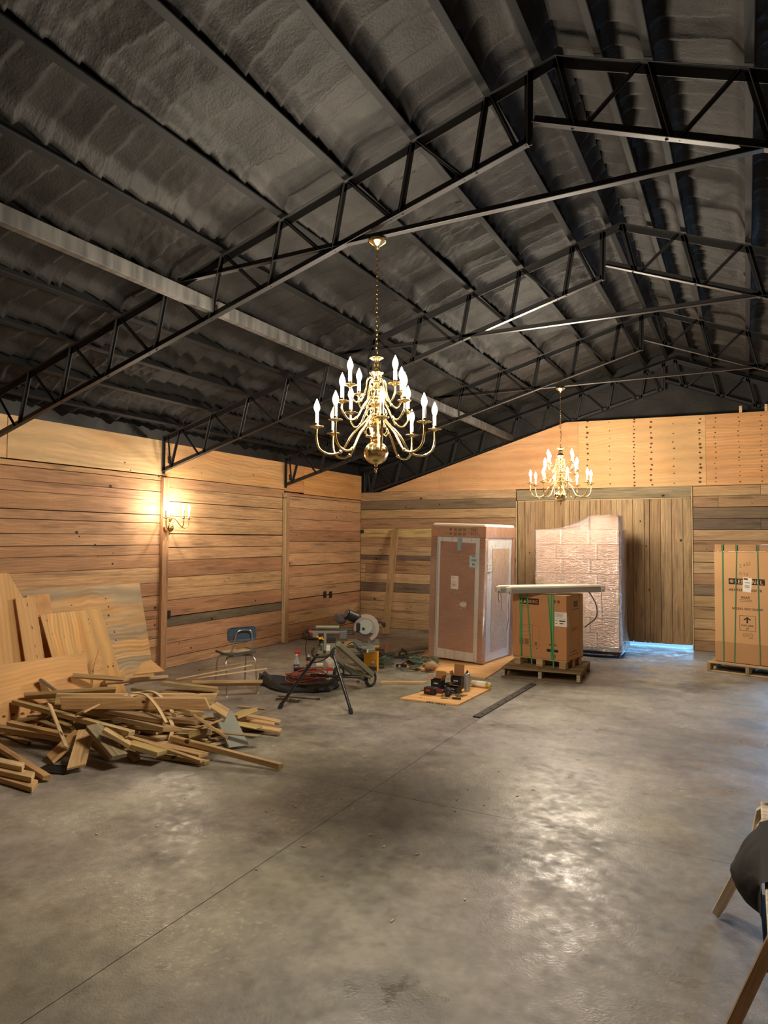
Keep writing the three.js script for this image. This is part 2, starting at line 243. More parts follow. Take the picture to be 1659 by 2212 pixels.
// far wall ----------------------------------------------------------
const wallBack = structure('wall_back', 'far wall of weathered horizontal boards below a plywood gable');
const DX0 = -3.535, DX1 = -.745, DOORX0 = .80, DOORX1 = 2.6, DOORH = 2.4;
{
  const BL = [2.603, 2.432, 2.259, 2.084, 1.901, 1.724, 1.552, 1.381, 1.296, 1.205, 1.04, .857, .684, .509, .334, .173, .004];
  const BR = [2.546, 2.387, 2.216, 2.041, 1.872, 1.703, 1.538, 1.366, 1.194, 1.022, .852, .679, .501, .337, .161, .004];
  const row = (ys, x0, x1, mats, split) => {
    for (let i = 0; i + 1 < ys.length; i++) {
      const gap = .003 + rr() * .006, H = ys[i] - ys[i + 1] - gap, tilt = (rr() - .5) * .002, out = rr() * .006;
      for (const [a, b] of split(ys[i + 1], i)) wallBoard(wallBack, 'plank', b - a - .003, H, .022, mats(i), g => { g.rotateZ(tilt); mv(g, (a + b) / 2, ys[i + 1] + H / 2, ZB - .011 + out); });
    }
  };
  row(BL, XL, DX0 - .02, i => i === 4 ? farPale : [1, 7, 11].includes(i) ? pick(farDark) : i === 0 ? farWood[0] : pick(farWood), (y, i) => i === 9 || i === 10 ? [[XL, XL + .11], [XL + .11, DX0 - .02]] : [[XL, DX0 - .02]]);
  row(BR, DX1, XR, i => [2, 3, 9].includes(i) ? pick(farDark) : pick(farWood), (y, i) => { const s = i === 1 ? -.37 : i % 3 ? 9 : .2; const a = []; let x = DX1; const end = y < DOORH ? DOORX0 : XR; if (s > x && s < end) { a.push([x, s]); x = s; } a.push([x, end]); if (y < DOORH) a.push([DOORX1, XR]); return a; });
  // backing behind the boards (openings left for the barn door gap and the doorway)
  const bk = (x0, x1, y0, y1) => part('backing', mv(cbox(x1 - x0, y1 - y0, .1, .002), (x0 + x1) / 2, (y0 + y1) / 2, ZB - .16), sheathing, wallBack);
  bk(XL - .2, DX0, 0, 2.6); bk(DX0, DX1, 2.36, 2.6); bk(DX1, DOORX0, 0, 2.6); bk(DOORX1, XR + .1, 0, 2.6); bk(DOORX0, DOORX1, DOORH, 2.6);
  wallBoard(wallBack, 'header_board', DX1 - DX0, .176, .03, greyWood[0], g => mv(g, (DX0 + DX1) / 2, 2.466, ZB + .006));
  // plywood gable
  const panel = (pts, t, c, sx, sy, ox, oy) => { const g = slab(pts.map(p => [p[0], p[1]]), .012); mv(g, 0, 0, ZB - .006); const m = ply(t, c); m.map = t.clone(); m.map.repeat.set(1 / sx, 1 / sy); m.map.offset.set(ox, oy); return part('plywood_panel', g, m, wallBack); };
  panel([[-6.24, 2.606], [-2.48, 2.565], [-2.48, 3.688], [-2.68, 3.692]], plyOrange, [250, 226, 205], 2.4, 1.2, .1, .3);
  panel([[-2.476, 2.563], [-.536, 2.55], [-.536, 3.648], [-2.476, 3.686]], plyKnotty, [250, 232, 208], 1.95, 1.15, .27, .783);
  panel([[-.532, 2.55], [1.9, 2.55], [1.9, 3.62], [-.532, 3.648]], plyKnotty2, [246, 222, 196], 2.4, 1.15, .2217, .783);
  panel([[1.904, 2.55], [XR, 2.55], [XR, 3.02], [1.904, 3.42]], plyClean, [255, 240, 220], 2.4, 1.2, .5, .1);
  for (const x of [-.05, .29]) part('stud_end', mv(cbox(.04, .20, .035, .002), x, 3.65, ZB - .03), newWood[0], wallBack);
  // black gable end behind
  part('gable_backing', mv(slab([[XL - .3, 2.4], [XR + .3, 2.4], [XR + .3, 3.6], [XRIDGE, 5.25], [XL - .3, 3.6]], .08, 0), 0, 0, ZB - .26), foamMat, wallBack);
}
// barn door ----------------------------------------------------------
{
  const d = structure('door_1', 'barn door of vertical weathered boards with daylight under it');
  const xs = [-3.528, -3.396, -3.22, -3.048, -2.879, -2.718, -2.632, -2.464, -2.29, -2.119, -1.954, -1.784, -1.616, -1.443, -1.363, -1.198, -1.035, -.871, -.75];
  for (let i = 0; i + 1 < xs.length; i++) {
    const W = xs[i + 1] - xs[i] - .004 - rr() * .005, y0 = .068 + rr() * .008, H = 2.362 - y0, tilt = (rr() - .5) * .0015, out = rr() * .006;
    wallBoard(d, 'plank', H, W, .022, pick(doorWood), g => { g.rotateZ(Math.PI / 2 + tilt); mv(g, xs[i] + W / 2, y0 + H / 2, ZB - .032 + out); });
  }
  part('backing', mv(cbox(DX1 - DX0 + .02, 2.29, .03, .002), (DX0 + DX1) / 2, 1.225, ZB - .125), sheathing, d);
  const t = structure('trim_1', 'pale trim strip round the barn door');
  wallBoard(t, 'jamb_strip', 2.36, .022, .02, trimPale, g => { g.rotateZ(Math.PI / 2); mv(g, DX0 - .006, 1.19, ZB + .012); });
  wallBoard(t, 'jamb_strip', 2.53, .018, .02, trimPale, g => { g.rotateZ(Math.PI / 2); mv(g, DX1 + .004, 1.28, ZB + .012); });
  wallBoard(t, 'head_strip', DX1 - DX0 - .03, .016, .012, trimPale, g => mv(g, (DX0 + DX1) / 2, 2.366, ZB - .004));
  // open doorway further along the far wall, outside the frame: jambs of the opening
  const t2 = structure('trim_2', 'timber frame of the open doorway outside the frame');
  for (const x of [DOORX0 + .02, DOORX1 - .02]) wallBoard(t2, 'jamb', DOORH, .04, .16, newWood[1], g => { g.rotateZ(Math.PI / 2); mv(g, x, DOORH / 2, ZB - .06); });
  wallBoard(t2, 'head', DOORX1 - DOORX0, .04, .16, newWood[1], g => mv(g, (DOORX0 + DOORX1) / 2, DOORH - .02, ZB - .06));
}
// walls outside the frame close the room
{
  const w = structure('wall_right', 'boarded side wall outside the frame'); part('backing', mv(cbox(.14, 3.35, ZF - ZB + .4, .002), XR + .095, 1.62, (ZF + ZB) / 2), sheathing, w);
  for (let i = 0; i < 14; i++) wallBoard(w, 'plank', ZF - ZB, .21, .02, pick(sideWood), g => { g.rotateY(Math.PI / 2); mv(g, XR + .012, .11 + i * .213, (ZF + ZB) / 2); });
  const v = structure('wall_front', 'boarded end wall behind the camera'); part('backing', mv(slab([[XL - .2, -.05], [XR + .2, -.05], [XR + .2, 3.6], [XRIDGE, 5.25], [XL - .2, 3.6]], .1, 0), 0, 0, ZF + .03), sheathing, v);
  for (let i = 0; i < 14; i++) wallBoard(v, 'plank', XR - XL, .21, .02, pick(sideWood), g => mv(g, (XL + XR) / 2, .11 + i * .213, ZF + .012));
}
// roof: sprayed foam between purlins ---------------------------------
const ceiling = structure('ceiling', 'black sprayed-foam roof lining between steel purlins');
const purlinL = [-1.09, -1.415, -1.93, -2.45, -3.0, -3.56, -4.14, -4.70, -5.28, -5.85, -6.38], purlinR = [-.73, -.455, .045, .54, 1.04, 1.54, 2.04, 2.54];
{
  const nearest = (x, a) => Math.min(...a.map(p => Math.abs(p - x)));
  function foam(x0, x1, z0, z1, nx, nz, list, seed) {
    const P = [], U = [], I = [], lift = .20;
    for (let j = 0; j <= nz; j++) for (let i = 0; i <= nx; i++) {
      const x = lerp(x0, x1, i / nx), z = lerp(z0, z1, j / nz), d = nearest(x, list), bayn = list.filter(p => p < x).length;
      // passes of the spray gun: overlapping lips across the slope, bent and uneven
      const ph = 9 * hash2(bayn, 3, seed), zz = z * (4.2 + 1.6 * hash2(bayn, 5, seed)) + ph + .8 * (fbm(x * 1.6, z * .9, seed, 2) - .5) + .22 * (vn(x * 6, z * 3, seed + 2) - .5), f = zz - Math.floor(zz), id = Math.floor(zz);
      const lip = (.3 + hash2(id, bayn, seed + 5)) * Math.pow(1 - f, 1.4) * sstep(0, .07, f) * (.4 + .9 * vn(x * 2.5, id * 3.3, seed + 7));
      const swell = fbm(z * 2.2, bayn * 4.1 + x * .8, seed + 9, 2), lump = fbm(x * 7, z * 7, seed + 13, 3), curdle = fbm(x * 26, z * 22, seed + 19, 2), rough = sstep(.52, .75, fbm(x * .8, z * .8, seed + 23, 2));
      let h = .060 * lip + .05 * (swell - .5) + .010 * (lump - .5) + .012 * (curdle - .5) * (.25 + 2.0 * rough);
      h += .09 * Math.exp(-d * d / .0022) * (.4 + .9 * vn(z * 2.2, x * 5, seed + 29)); // foam creeps up the purlins
      P.push(x, chordY(x) + lift - h, z); U.push(x, z);
    }
    for (let j = 0; j < nz; j++) for (let i = 0; i < nx; i++) { const a = j * (nx + 1) + i, b = a + 1, c = a + nx + 1, e = c + 1; I.push(a, c, b, b, c, e); }
    const g = new THREE.BufferGeometry(); g.setAttribute('position', new THREE.Float32BufferAttribute(P, 3)); g.setAttribute('uv', new THREE.Float32BufferAttribute(U, 2)); g.setIndex(I); g.computeVertexNormals(); return g;
  }
  part('foam_slope', foam(XL - .2, XRIDGE, -.6, ZB - .2, 210, 640, purlinL, 11), foamMat, ceiling);
  part('foam_slope', foam(XRIDGE, 1.2, -.6, ZB - .2, 76, 640, purlinR, 51), foamMat, ceiling);
  part('foam_slope', foam(1.2, XR + .2, -.6, ZB - .2, 20, 80, purlinR, 51), foamMat, ceiling);
  part('foam_slope', foam(XL - .2, XRIDGE, ZF + .1, -.6, 40, 60, purlinL, 11), foamMat, ceiling);
  part('foam_slope', foam(XRIDGE, XR + .2, ZF + .1, -.6, 30, 60, purlinR, 51), foamMat, ceiling);
  // roof sheet above keeps the daylight out
  for (const [x0, x1] of [[XL - .4, XRIDGE], [XRIDGE, XR + .4]]) part('roof_sheet', bar(V(x0, chordY(x0) + .32, (ZF + ZB) / 2), V(x1, chordY(x1) + .32, (ZF + ZB) / 2), ZF - ZB + .7, .02), steelBlack, ceiling);
  part('ridge_cap', mv(cbox(.8, .03, ZF - ZB + .7, .002), XRIDGE, 4.935, (ZF + ZB) / 2), steelBlack, ceiling);
  // eaves closed above the walls
  part('eaves_board', mv(cbox(.1, .9, ZF - ZB + .5, .002), XL - .22, 3.1, (ZF + ZB) / 2), steelBlack, ceiling);
  part('eaves_board', mv(cbox(.1, .9, ZF - ZB + .5, .002), XR + .22, 3.1, (ZF + ZB) / 2), steelBlack, ceiling);
  // C-shaped purlins, open towards +x
  const prof = (x) => {
    const s = x < XRIDGE ? SL : -SR, L = ZF - ZB + .1, t = .004, H = .17, F = .048, parts = [];
    parts.push(mv(cbox(F, t, L, .0012), F / 2, 0, 0), mv(cbox(t, H, L, .0012), 0, H / 2, 0), mv(cbox(t, .016, L, .0012), F, .008, 0));
    const g = merge(parts); g.rotateZ(Math.atan(s)); return mv(g, x - .02, chordY(x) + .036, (ZF + ZB) / 2);
  };
  for (const x of [...purlinL, ...purlinR]) part('purlin', prof(x), purlinPaint, ceiling);
}
// roof trusses --------------------------------------------------------
const botL = (x) => 4.11 + SL * (x + 1.145), botR = (x) => 4.235 - SR * (x + 1.12);
function truss(z, name, label, tie = true, parent = null) {
  let t; if (parent) { t = new THREE.Group(); t.name = name; t.position.z = z; parent.add(t); } else t = thing(name, label, 'roof truss', [0, 0, z]);
  const vec = (x, y) => V(x, y, 0);
  const angle = (nm, p, q, w, up) => { // steel angle: flat leg plus upright leg
    const d = q.clone().sub(p).normalize(), n = V(-d.y, d.x, 0).multiplyScalar(up * w * .5);
    part(nm, merge(bar(p, q, w, .006), bar(p.clone().add(n), q.clone().add(n), .006, w)), steelBlack, t);
  };
  const yT = chordY;
  angle('top_chord', vec(XL + .03, yT(XL + .03)), vec(XRIDGE, yT(XRIDGE)), .06, -1);
  angle('top_chord', vec(XRIDGE, yT(XRIDGE)), vec(XR - .03, yT(XR - .03)), .06, -1);
  angle('bottom_chord', vec(XL + .03, botL(XL + .03)), vec(-1.145, botL(-1.145)), .05, 1);
  angle('bottom_chord', vec(-1.12, botR(-1.12)), vec(XR - .03, botR(XR - .03)), .05, 1);
  const web = (a, b, w, th) => part(w > .04 ? 'vertical' : 'diagonal', merge(bar(a, b, w, .006), bar(a.clone().add(V(0, 0, 0)), b, .006, w)), steelBlack, t);
  web(vec(-1.14, yT(-1.14)), vec(-1.145, botL(-1.145) - .01), .055);
  web(vec(XL + .03, yT(XL + .03) + .02), vec(XL + .03, botL(XL + .03) - .03), .055);
  const n = [-1.415, -1.93, -2.45, -3.0, -3.56, -4.14, -4.70, -5.28, -5.85, -6.38];
  n.forEach((x, i) => {
    const lean = .08 + .02 * i / 3; web(vec(x, yT(x)), vec(x - lean, botL(x - lean)), .05);
    const xr = i ? n[i - 1] - lean - .05 : -1.21; web(vec(x + .03, yT(x + .03)), vec(xr, botL(xr)), .03);
  });
  web(vec(-6.58, yT(-6.58)), vec(-6.53, botL(-6.53)), .03);
  const m = [-.97, -.455, .045, .54, 1.04, 1.54, 2.04, 2.54];
  m.forEach((x, i) => { web(vec(x, yT(x)), vec(x + .11, botR(x + .11)), .05); if (i + 1 < m.length) web(vec(m[i + 1] - .04, yT(m[i + 1] - .04)), vec(x + .15, botR(x + .15)), .03); });
  if (tie) { const yc = 3.743; part('tie', merge(bar(vec(-4.02, yc), vec(1.17, yc), .045, .006), bar(vec(-4.02, yc + .02), vec(1.17, yc + .02), .006, .04)), steelBlack, t); }
  return t;
}
truss(Z0, 'roof_truss', 'nearest black steel roof truss, carrying the larger-looking chandelier');
truss(Z1, 'roof_truss', 'black steel roof truss meeting the side wall at the sconce post');
truss(Z2, 'roof_truss', 'black steel roof truss carrying the farther chandelier');
truss(ZB - .10, 'gable_truss', '', false, wallBack);
{ // strut beam under the purlins, in lengths between the trusses
  const b = thing('strut_beam', 'long grey steel strut beam running under the black purlins', 'beam', [-3.655, 3.495, 0]);
  for (const [za, zb] of [[ZF - .05, Z0 + .01], [Z0 - .03, Z1 + .01], [Z1 - .03, Z2 + .01], [Z2 - .03, ZB - .04]]) {
    const L = za - zb, g = merge(mv(cbox(L, .10, .004, .001), 0, 0, .03), mv(cbox(L, .004, .06, .001), 0, -.05, 0), mv(cbox(L, .004, .06, .001), 0, .05, 0), mv(cbox(L, .018, .004, .001), 0, -.042, -.03));
    g.rotateY(Math.PI / 2); mv(g, 0, 0, (za + zb) / 2); part('length', g, beamGrey, b);
  }
}
// ---------------------------------------------------------------- lamps
const bulbGeo = lathe([[.001, -.034], [.0105, -.034], [.014, -.026], [.0195, -.010], [.0205, .002], [.0165, .020], [.0095, .038], [.0035, .052], [.0005, .058]], 14);
const sleeveGeo = cyl(.0115, .0115, .075, 12), capGeo = lathe([[.0005, -.006], [.010, -.006], [.012, .0], [.026, .006], [.045, .010], [.047, .013], [.040, .015], [.022, .014], [.013, .022], [.013, .034], [.011, .036], [.0005, .036]], 20);
function candleArm(parent, pts, cup, r, candela) {
  const arm = part('arm', merge(tube(pts, r, 34, 8), mv(new THREE.SphereGeometry(r * 1.7, 10, 8), ...pts[Math.floor(pts.length * .55)])), brass, parent);
  part('drip_pan', mv(capGeo.clone(), ...cup), brass, arm);
  part('candle_sleeve', mv(sleeveGeo.clone(), cup[0], cup[1] + .070, cup[2]), candleWhite, arm);
  const by = cup[1] + .141; part('bulb', mv(bulbGeo.clone(), cup[0], by, cup[2]), bulbMat, arm);
  const l = new THREE.PointLight(LAMP, candela, 0, 2); l.position.set(cup[0], by, cup[2]); l.castShadow = true; l.shadow.radius = .8; l.name = 'bulb_light'; arm.add(l);
}
function chandelier(x, z, phase, label) {
  const yTop = 3.735, g = thing('chandelier', label, 'chandelier', [x, 0, z]);
  part('canopy', lathe([[.0005, yTop - .072], [.010, yTop - .070], [.014, yTop - .058], [.030, yTop - .045], [.055, yTop - .028], [.064, yTop - .018], [.062, yTop - .010], [.055, yTop], [.0005, yTop]], 28), brass, g);
  const links = [], y0 = yTop - .075, yb = 2.93, n = 24;
  for (let i = 0; i < n; i++) { const t = new THREE.TorusGeometry(.0105, .0026, 6, 12); t.scale(.8, 1.75, 1); t.rotateY(i % 2 ? Math.PI / 2 : 0); mv(t, 0, lerp(y0 - .012, yb + .012, i / (n - 1)), 0); links.push(t); }
  links.push(tube([[.002, y0, .002], [.006, y0 - .2, .004], [-.004, y0 - .38, -.004], [-.022, y0 - .44, .01], [.006, y0 - .5, 0], [0, yb, 0]], .002, 30, 5));
  part('chain', merge(links), brass, g);
  // turned column, ball and finial
  const c = [[.0005, 2.932], [.016, 2.930], [.036, 2.922], [.037, 2.915], [.020, 2.903], [.013, 2.896], [.020, 2.886], [.023, 2.870], [.020, 2.856], [.024, 2.840], [.036, 2.822], [.037, 2.812], [.026, 2.800], [.022, 2.775], [.026, 2.762], [.030, 2.756], [.018, 2.746], [.015, 2.735], [.030, 2.726], [.032, 2.716], [.018, 2.706], [.016, 2.690], [.024, 2.672], [.030, 2.650], [.018, 2.634], [.015, 2.620], [.033, 2.610], [.035, 2.600], [.020, 2.590], [.016, 2.570], [.028, 2.545], [.032, 2.525], [.020, 2.505], [.014, 2.490], [.036, 2.478], [.040, 2.466], [.030, 2.452], [.018, 2.440], [.016, 2.410], [.026, 2.385], [.030, 2.370], [.014, 2.352], [.0005, 2.35]];
  part('column', lathe(c.map(([r, y]) => [r < .001 ? r : r * 1.28, y]), 28), brass, g);
  const ball = new THREE.SphereGeometry(.080, 48, 24); { const p = ball.attributes.position; for (let i = 0; i < p.count; i++) { const a = Math.atan2(p.getZ(i), p.getX(i)), yy = p.getY(i) / .080, s = 1 + .035 * Math.abs(Math.sin(a * 8)) * (1 - yy * yy); p.setX(i, p.getX(i) * s); p.setZ(i, p.getZ(i) * s); } ball.computeVertexNormals(); }
  part('ball', mv(ball, 0, 2.275, 0), brass, g);
  part('finial', lathe([[.0005, 2.200], [.014, 2.198], [.009, 2.190], [.006, 2.180], [.012, 2.172], [.012, 2.166], [.005, 2.158], [.008, 2.150], [.005, 2.142], [.0005, 2.140]], 14), brass, g);
  const tier = (n, R, yRoot, yLow, yCup, ph, r) => {
    for (let i = 0; i < n; i++) {
      const a = ph + i * 2 * Math.PI / n, ca = Math.cos(a), sa = Math.sin(a), P = (rad, y) => [ca * rad, y, sa * rad];
      const hump = yRoot + .045;
      candleArm(g, [P(.018, yRoot - .01), P(.03, hump - .012), P(.052, hump), P(.078, hump - .03), P(R * .40, (hump + yLow) / 2 + .01), P(R * .60, yLow + .015), P(R * .80, yLow), P(R * .95, yLow + .035), P(R, yLow + (yCup - yLow) * .6), P(R, yCup)], P(R, yCup), r, BULB_CANDELA);
    }
  };
  tier(4, .212, 2.735, 2.60, 2.695, phase, .0066); tier(4, .285, 2.605, 2.475, 2.575, phase - .07, .007); tier(8, .398, 2.465, 2.262, 2.432, phase - .261, .0078);
  // scroll ornaments round the column
  const scr = []; for (const [y, R, n] of [[2.655, .062, 8], [2.525, .075, 8], [2.40, .085, 8]]) for (let i = 0; i < n; i++) { const a = phase + (i + .5) * 2 * Math.PI / n, P = (rad, yy) => [Math.cos(a) * rad, yy, Math.sin(a) * rad], pts = []; for (let k = 0; k <= 12; k++) { const th = k / 12 * 7, q = .022 * (1 - k / 15); pts.push(P(R - .02 + q * Math.sin(th), y + .03 - k * .004 + q * Math.cos(th))); } scr.push(tube([P(.016, y + .05), ...pts], .0035, 20, 5)); }
  part('scrollwork', merge(scr), brass, g);
  return g;
}
chandelier(-2.19, Z0, 0.46, 'sixteen-light brass chandelier hanging nearer, in front of the strut beam');
chandelier(-2.17, Z2, 0.604, 'smaller-looking brass chandelier hanging farther back, over the wrapped pallet');
{ // three-arm sconce on the side wall
  const s = thing('wall_sconce', 'three-arm brass candle sconce on the timber post of the side wall', 'sconce', [XL + .06, 1.82, Z1 - .03], Math.PI / 2); // local +z points into the room
  const ball = new THREE.SphereGeometry(.056, 24, 16); mv(ball, 0, 0, .058);
  part('back_plate', lathe([[.0005, 0], [.052, .002], [.055, .008], [.040, .014], [.018, .020], [.0005, .022]], 24).rotateX(Math.PI / 2), brass, s);
  part('ball', ball, brass, s); part('finial', mv(lathe([[.0005, -.095], [.006, -.09], [.012, -.075], [.007, -.066], [.02, -.056], [.0005, -.05]], 12), 0, 0, .058), brass, s);
  part('stem', mv(lathe([[.02, .05], [.012, .065], [.018, .08], [.010, .10], [.014, .125], [.004, .14], [.0005, .15]], 14), 0, 0, .058), brass, s);
  for (const a of [-.95, 0, .95]) { const P = (r, y) => [Math.sin(a) * r, y, .058 + Math.cos(a) * r]; candleArm(s, [P(.01, .08), P(.03, .115), P(.06, .125), P(.095, .09), P(.14, .03), P(.19, .0), P(.235, .03), P(.245, .08), P(.245, .115)], P(.245, .115), .0065, SCONCE_CANDELA); }
  const scr = []; for (const a of [-.5, .5, 1.3, -1.3]) { const pts = []; for (let k = 0; k <= 12; k++) { const th = k / 12 * 7, q = .026 * (1 - k / 15), r = .05 + q * Math.sin(th); pts.push([Math.sin(a) * r, .15 - k * .012 + q * Math.cos(th), .058 + Math.cos(a) * r]); } scr.push(tube([[Math.sin(a) * .008, .10, .058 + Math.cos(a) * .008], ...pts], .0035, 24, 5)); }
  part('scrollwork', merge(scr), brass, s);
}
// ---------------------------------------------------------------- crated goods
// stretch film: clear, glossy, crinkled
const filmBump = makeTex(1024, 1024, (x, y, o) => { const a = fbm(x / 40, y / 10, 3, 3, 25, 102), b = 1 - Math.abs(2 * fbm(x / 90 + .3 * Math.sin(y / 30), y / 34, 9, 3) - 1), c = fbm(x / 7, y / 4, 19, 2, 146, 256), e = vn(x / 16, y / 3, 5, 64, 341); o[0] = o[1] = o[2] = .35 * a + .35 * b * b + .18 * c + .12 * e; }, false);
const film = (bump, rough = .16, ior = 2.3) => phys({ color: new THREE.Color(1, 1, 1), transmission: 1, thickness: 0, roughness: rough, ior, bumpMap: filmBump, bumpScale: bump, side: THREE.DoubleSide });
// loop of film round a rounded rectangle, from y0 to y1, pulled in and out by noise
function filmWrap(W, D, y0, y1, seed, amp, foot = 0) {
  const g = new THREE.BufferGeometry(), P = [], U = [], I = [], n = 132, m = 60, r = .02, per = 2 * (W + D);
  const pos = (s) => { s = ((s % per) + per) % per; const X = W / 2, Z = D / 2; if (s < W) return [-X + s, Z, 0, 1]; s -= W; if (s < D) return [X, Z - s, 1, 0]; s -= D; if (s < W) return [X - s, -Z, 0, -1]; s -= W; return [-X, -Z + s, -1, 0]; };
  for (let j = 0; j <= m; j++) for (let i = 0; i <= n; i++) {
    const s = i / n * per, y = lerp(y0, y1, j / m), [x, z, nx, nz] = pos(s), e = .006 + amp * (fbm(Math.cos(i / n * 6.283) * 3 + 5, y * 5 + Math.sin(i / n * 6.283) * 3, seed, 3) - .35) + foot * Math.pow(1 - j / m, 14);
    P.push(x + nx * e, y, z + nz * e); U.push(s / 1.0, y / 1.0);
  }
  for (let j = 0; j < m; j++) for (let i = 0; i < n; i++) { const a = j * (n + 1) + i; I.push(a, a + 1, a + n + 1, a + 1, a + n + 2, a + n + 1); }
  g.setAttribute('position', new THREE.Float32BufferAttribute(P, 3)); g.setAttribute('uv', new THREE.Float32BufferAttribute(U, 2)); g.setIndex(I); g.computeVertexNormals(); return g;
}
// box whose front (+z) face carries a print; uv of that face 0..1
function printedFace(w, h, tex, o = {}) { const g = new THREE.PlaneGeometry(w, h); return [g, mat({ map: tex, roughness: .8, ...o })]; }
const ink = '#2a211b';
function cardBg(g, w, h, c) { g.fillStyle = c; g.fillRect(0, 0, w, h); const r = RNG(w + h); for (let i = 0; i < 500; i++) { g.fillStyle = r() < .5 ? 'rgba(255,235,205,.025)' : 'rgba(60,35,15,.025)'; g.fillRect(r() * w, r() * h, 4 + r() * 120, 1 + r() * 3); } }
const woodPallet = [[206, 176, 130], [192, 160, 116], [214, 186, 142]].map(c => wood(col(...c), .85, .002)), palletOld = [[150, 126, 86], [138, 112, 78], [160, 136, 96]].map(c => wood(col(...c), .9, .003));

// plywood sheet on the floor and the wrapped upright cabinet standing on it ------------
single('plywood_sheet', (() => { const g = slab([[-4.12, 8.19], [-2.82, 7.97], [-2.90, 9.75], [-4.20, 9.95]].map(p => [p[0], -p[1]]), .014, .001); g.rotateX(Math.PI / 2); mv(g, 0, .0155, 0); const p = g.attributes.position, s = g.attributes.uv; for (let i = 0; i < p.count; i++) s.setXY(i, p.getX(i) / 2.4, p.getZ(i) / 1.2); /* z was mirrored by the turn */ return g; })(), ply(plyClean, [250, 228, 196]), 'large plywood sheet lying flat under the wrapped tall cabinet', 'plywood').scale.set(1, 1, 1);
{
  const W = .83, D = 1.0, H = 1.86, a = -.10, c = thing('wrapped_cabinet', 'tall film-wrapped cabinet with a torn brown card front and white edges', 'cabinet', [-3.137 - W / 2 * Math.cos(a) - D / 2 * Math.sin(a), .033, -8.752 + W / 2 * Math.sin(a) - D / 2 * Math.cos(a)], a);
  c.rotation.order = 'YXZ'; c.rotation.z = -.030; c.position.y = .033;
  const white = mat({ color: col(206, 206, 200), roughness: .5 }), brown = card([170, 122, 88]), brownTop = card([170, 122, 88]);
  part('body', mv(cbox(W - .03, H - .18, D - .03, .004), 0, (H - .16) / 2 + .005, 0), white, c);
  for (const sx of [-1, 1]) for (const sz of [-1, 1]) part('corner_guard', merge(mv(cbox(.085, H - .17, .012, .002), sx * (W / 2 - .0425), (H - .15) / 2, sz * (D / 2 - .004)), mv(cbox(.012, H - .17, .085, .002), sx * (W / 2 - .004), (H - .15) / 2, sz * (D / 2 - .0425))), brown, c);
  // front card with a torn hole: a panel with the hole cut and flaps round it
  const sh = new THREE.Shape([[-.27, .15], [.265, .14], [.265, 1.62], [-.275, 1.63]].map(p => new THREE.Vector2(...p))), hr = RNG(5), hole = new THREE.Path(Array.from({ length: 13 }, (_, i) => { const t = -i / 13 * 6.283, r = .03 + .02 * hr(); return new THREE.Vector2(.10 + Math.cos(t) * r * 1.5, .78 + Math.sin(t) * r); })); sh.holes.push(hole);
  const fc = part('front_card', mv(new THREE.ExtrudeGeometry(sh, { depth: .006, bevelEnabled: false }), 0, 0, D / 2 - .013), card([168, 116, 82]), c);
  for (let i = 0; i < 6; i++) { const t = i * 1.05 + .3, f = slab([[0, -.02], [.05, -.01], [.045, .016], [0, .018]], .002, 0); f.rotateY(-.7); f.rotateZ(t); part('torn_flap', mv(f, .10 + Math.cos(t) * .05, .78 + Math.sin(t) * .035, D / 2 - .004), card([196, 152, 108]), fc); }
  for (let i = 0; i < 5; i++) part('foam_seam', mv(cbox(.003, .12, .003, .0005), -.30 + i * .145, .075, D / 2 - .014), blackPlastic, c);
  for (let i = 0; i < 4; i++) part('foam_seam', mv(cbox(.003, .05, .003, .0005), -.25 + i * .15, 1.66, D / 2 - .014), blackPlastic, c);
  part('side_seam', mv(cbox(.003, 1.5, .003, .0005), -.315, .86, D / 2 - .014), blackPlastic, c);
  // side: frame strips and inner card
  part('side_card', mv(cbox(.006, 1.42, .56, .001), W / 2 - .012, .84, -.04), card([206, 170, 132]), c);
  // top carton with pictograms
  const capTex = canvasTex(512, 96, (g, w, h) => { cardBg(g, w, h, '#aa7a58'); g.fillStyle = 'rgba(40,28,22,.75)'; g.strokeStyle = 'rgba(40,28,22,.75)'; g.lineWidth = 3; for (let r = 0; r < 2; r++) for (let k = 0; k < 4; k++) { const x = 178 + k * 42, y = 20 + r * 40; if (!k) { g.beginPath(); g.arc(x + 8, y + 10, 10, 0, 7); g.fill(); } else { g.strokeRect(x, y, 24, 22); g.fillRect(x + 6, y + 6, 12, 10); } } g.strokeRect(384, 14, 50, 60); g.fillRect(396, 32, 6, 34); g.fillRect(414, 32, 6, 34); g.beginPath(); g.moveTo(390, 34); g.lineTo(399, 20); g.lineTo(408, 34); g.moveTo(408, 34); g.lineTo(417, 20); g.lineTo(426, 34); g.fill(); });
  const cap = part('top_carton', mv(cbox(W + .012, .155, D + .012, .004), 0, H - .0875, 0), brownTop, c);
  const [cg, cm] = printedFace(W, .15, capTex); part('carton_print', mv(cg, 0, H - .0875, D / 2 + .0075), cm, cap);
  const dome = part('top_pad', (() => { const g = rbox(W - .02, .05, D - .02, .02, 3); const p = g.attributes.position; for (let i = 0; i < p.count; i++) if (p.getY(i) > 0) p.setY(i, p.getY(i) + .02 * (1 - Math.pow(p.getX(i) / (W / 2), 2))); g.computeVertexNormals(); return mv(g, 0, H - .005, 0); })(), mat({ color: col(240, 226, 200), roughness: .6 }), c);
  // stickers and tape
  const sticker = (w, h, x, y, fn, nm) => { const [g, m] = printedFace(w, h, canvasTex(128, Math.round(128 * h / w), fn), { roughness: .6 }); return part(nm, mv(g, x, y, D / 2 - .004), m, c); };
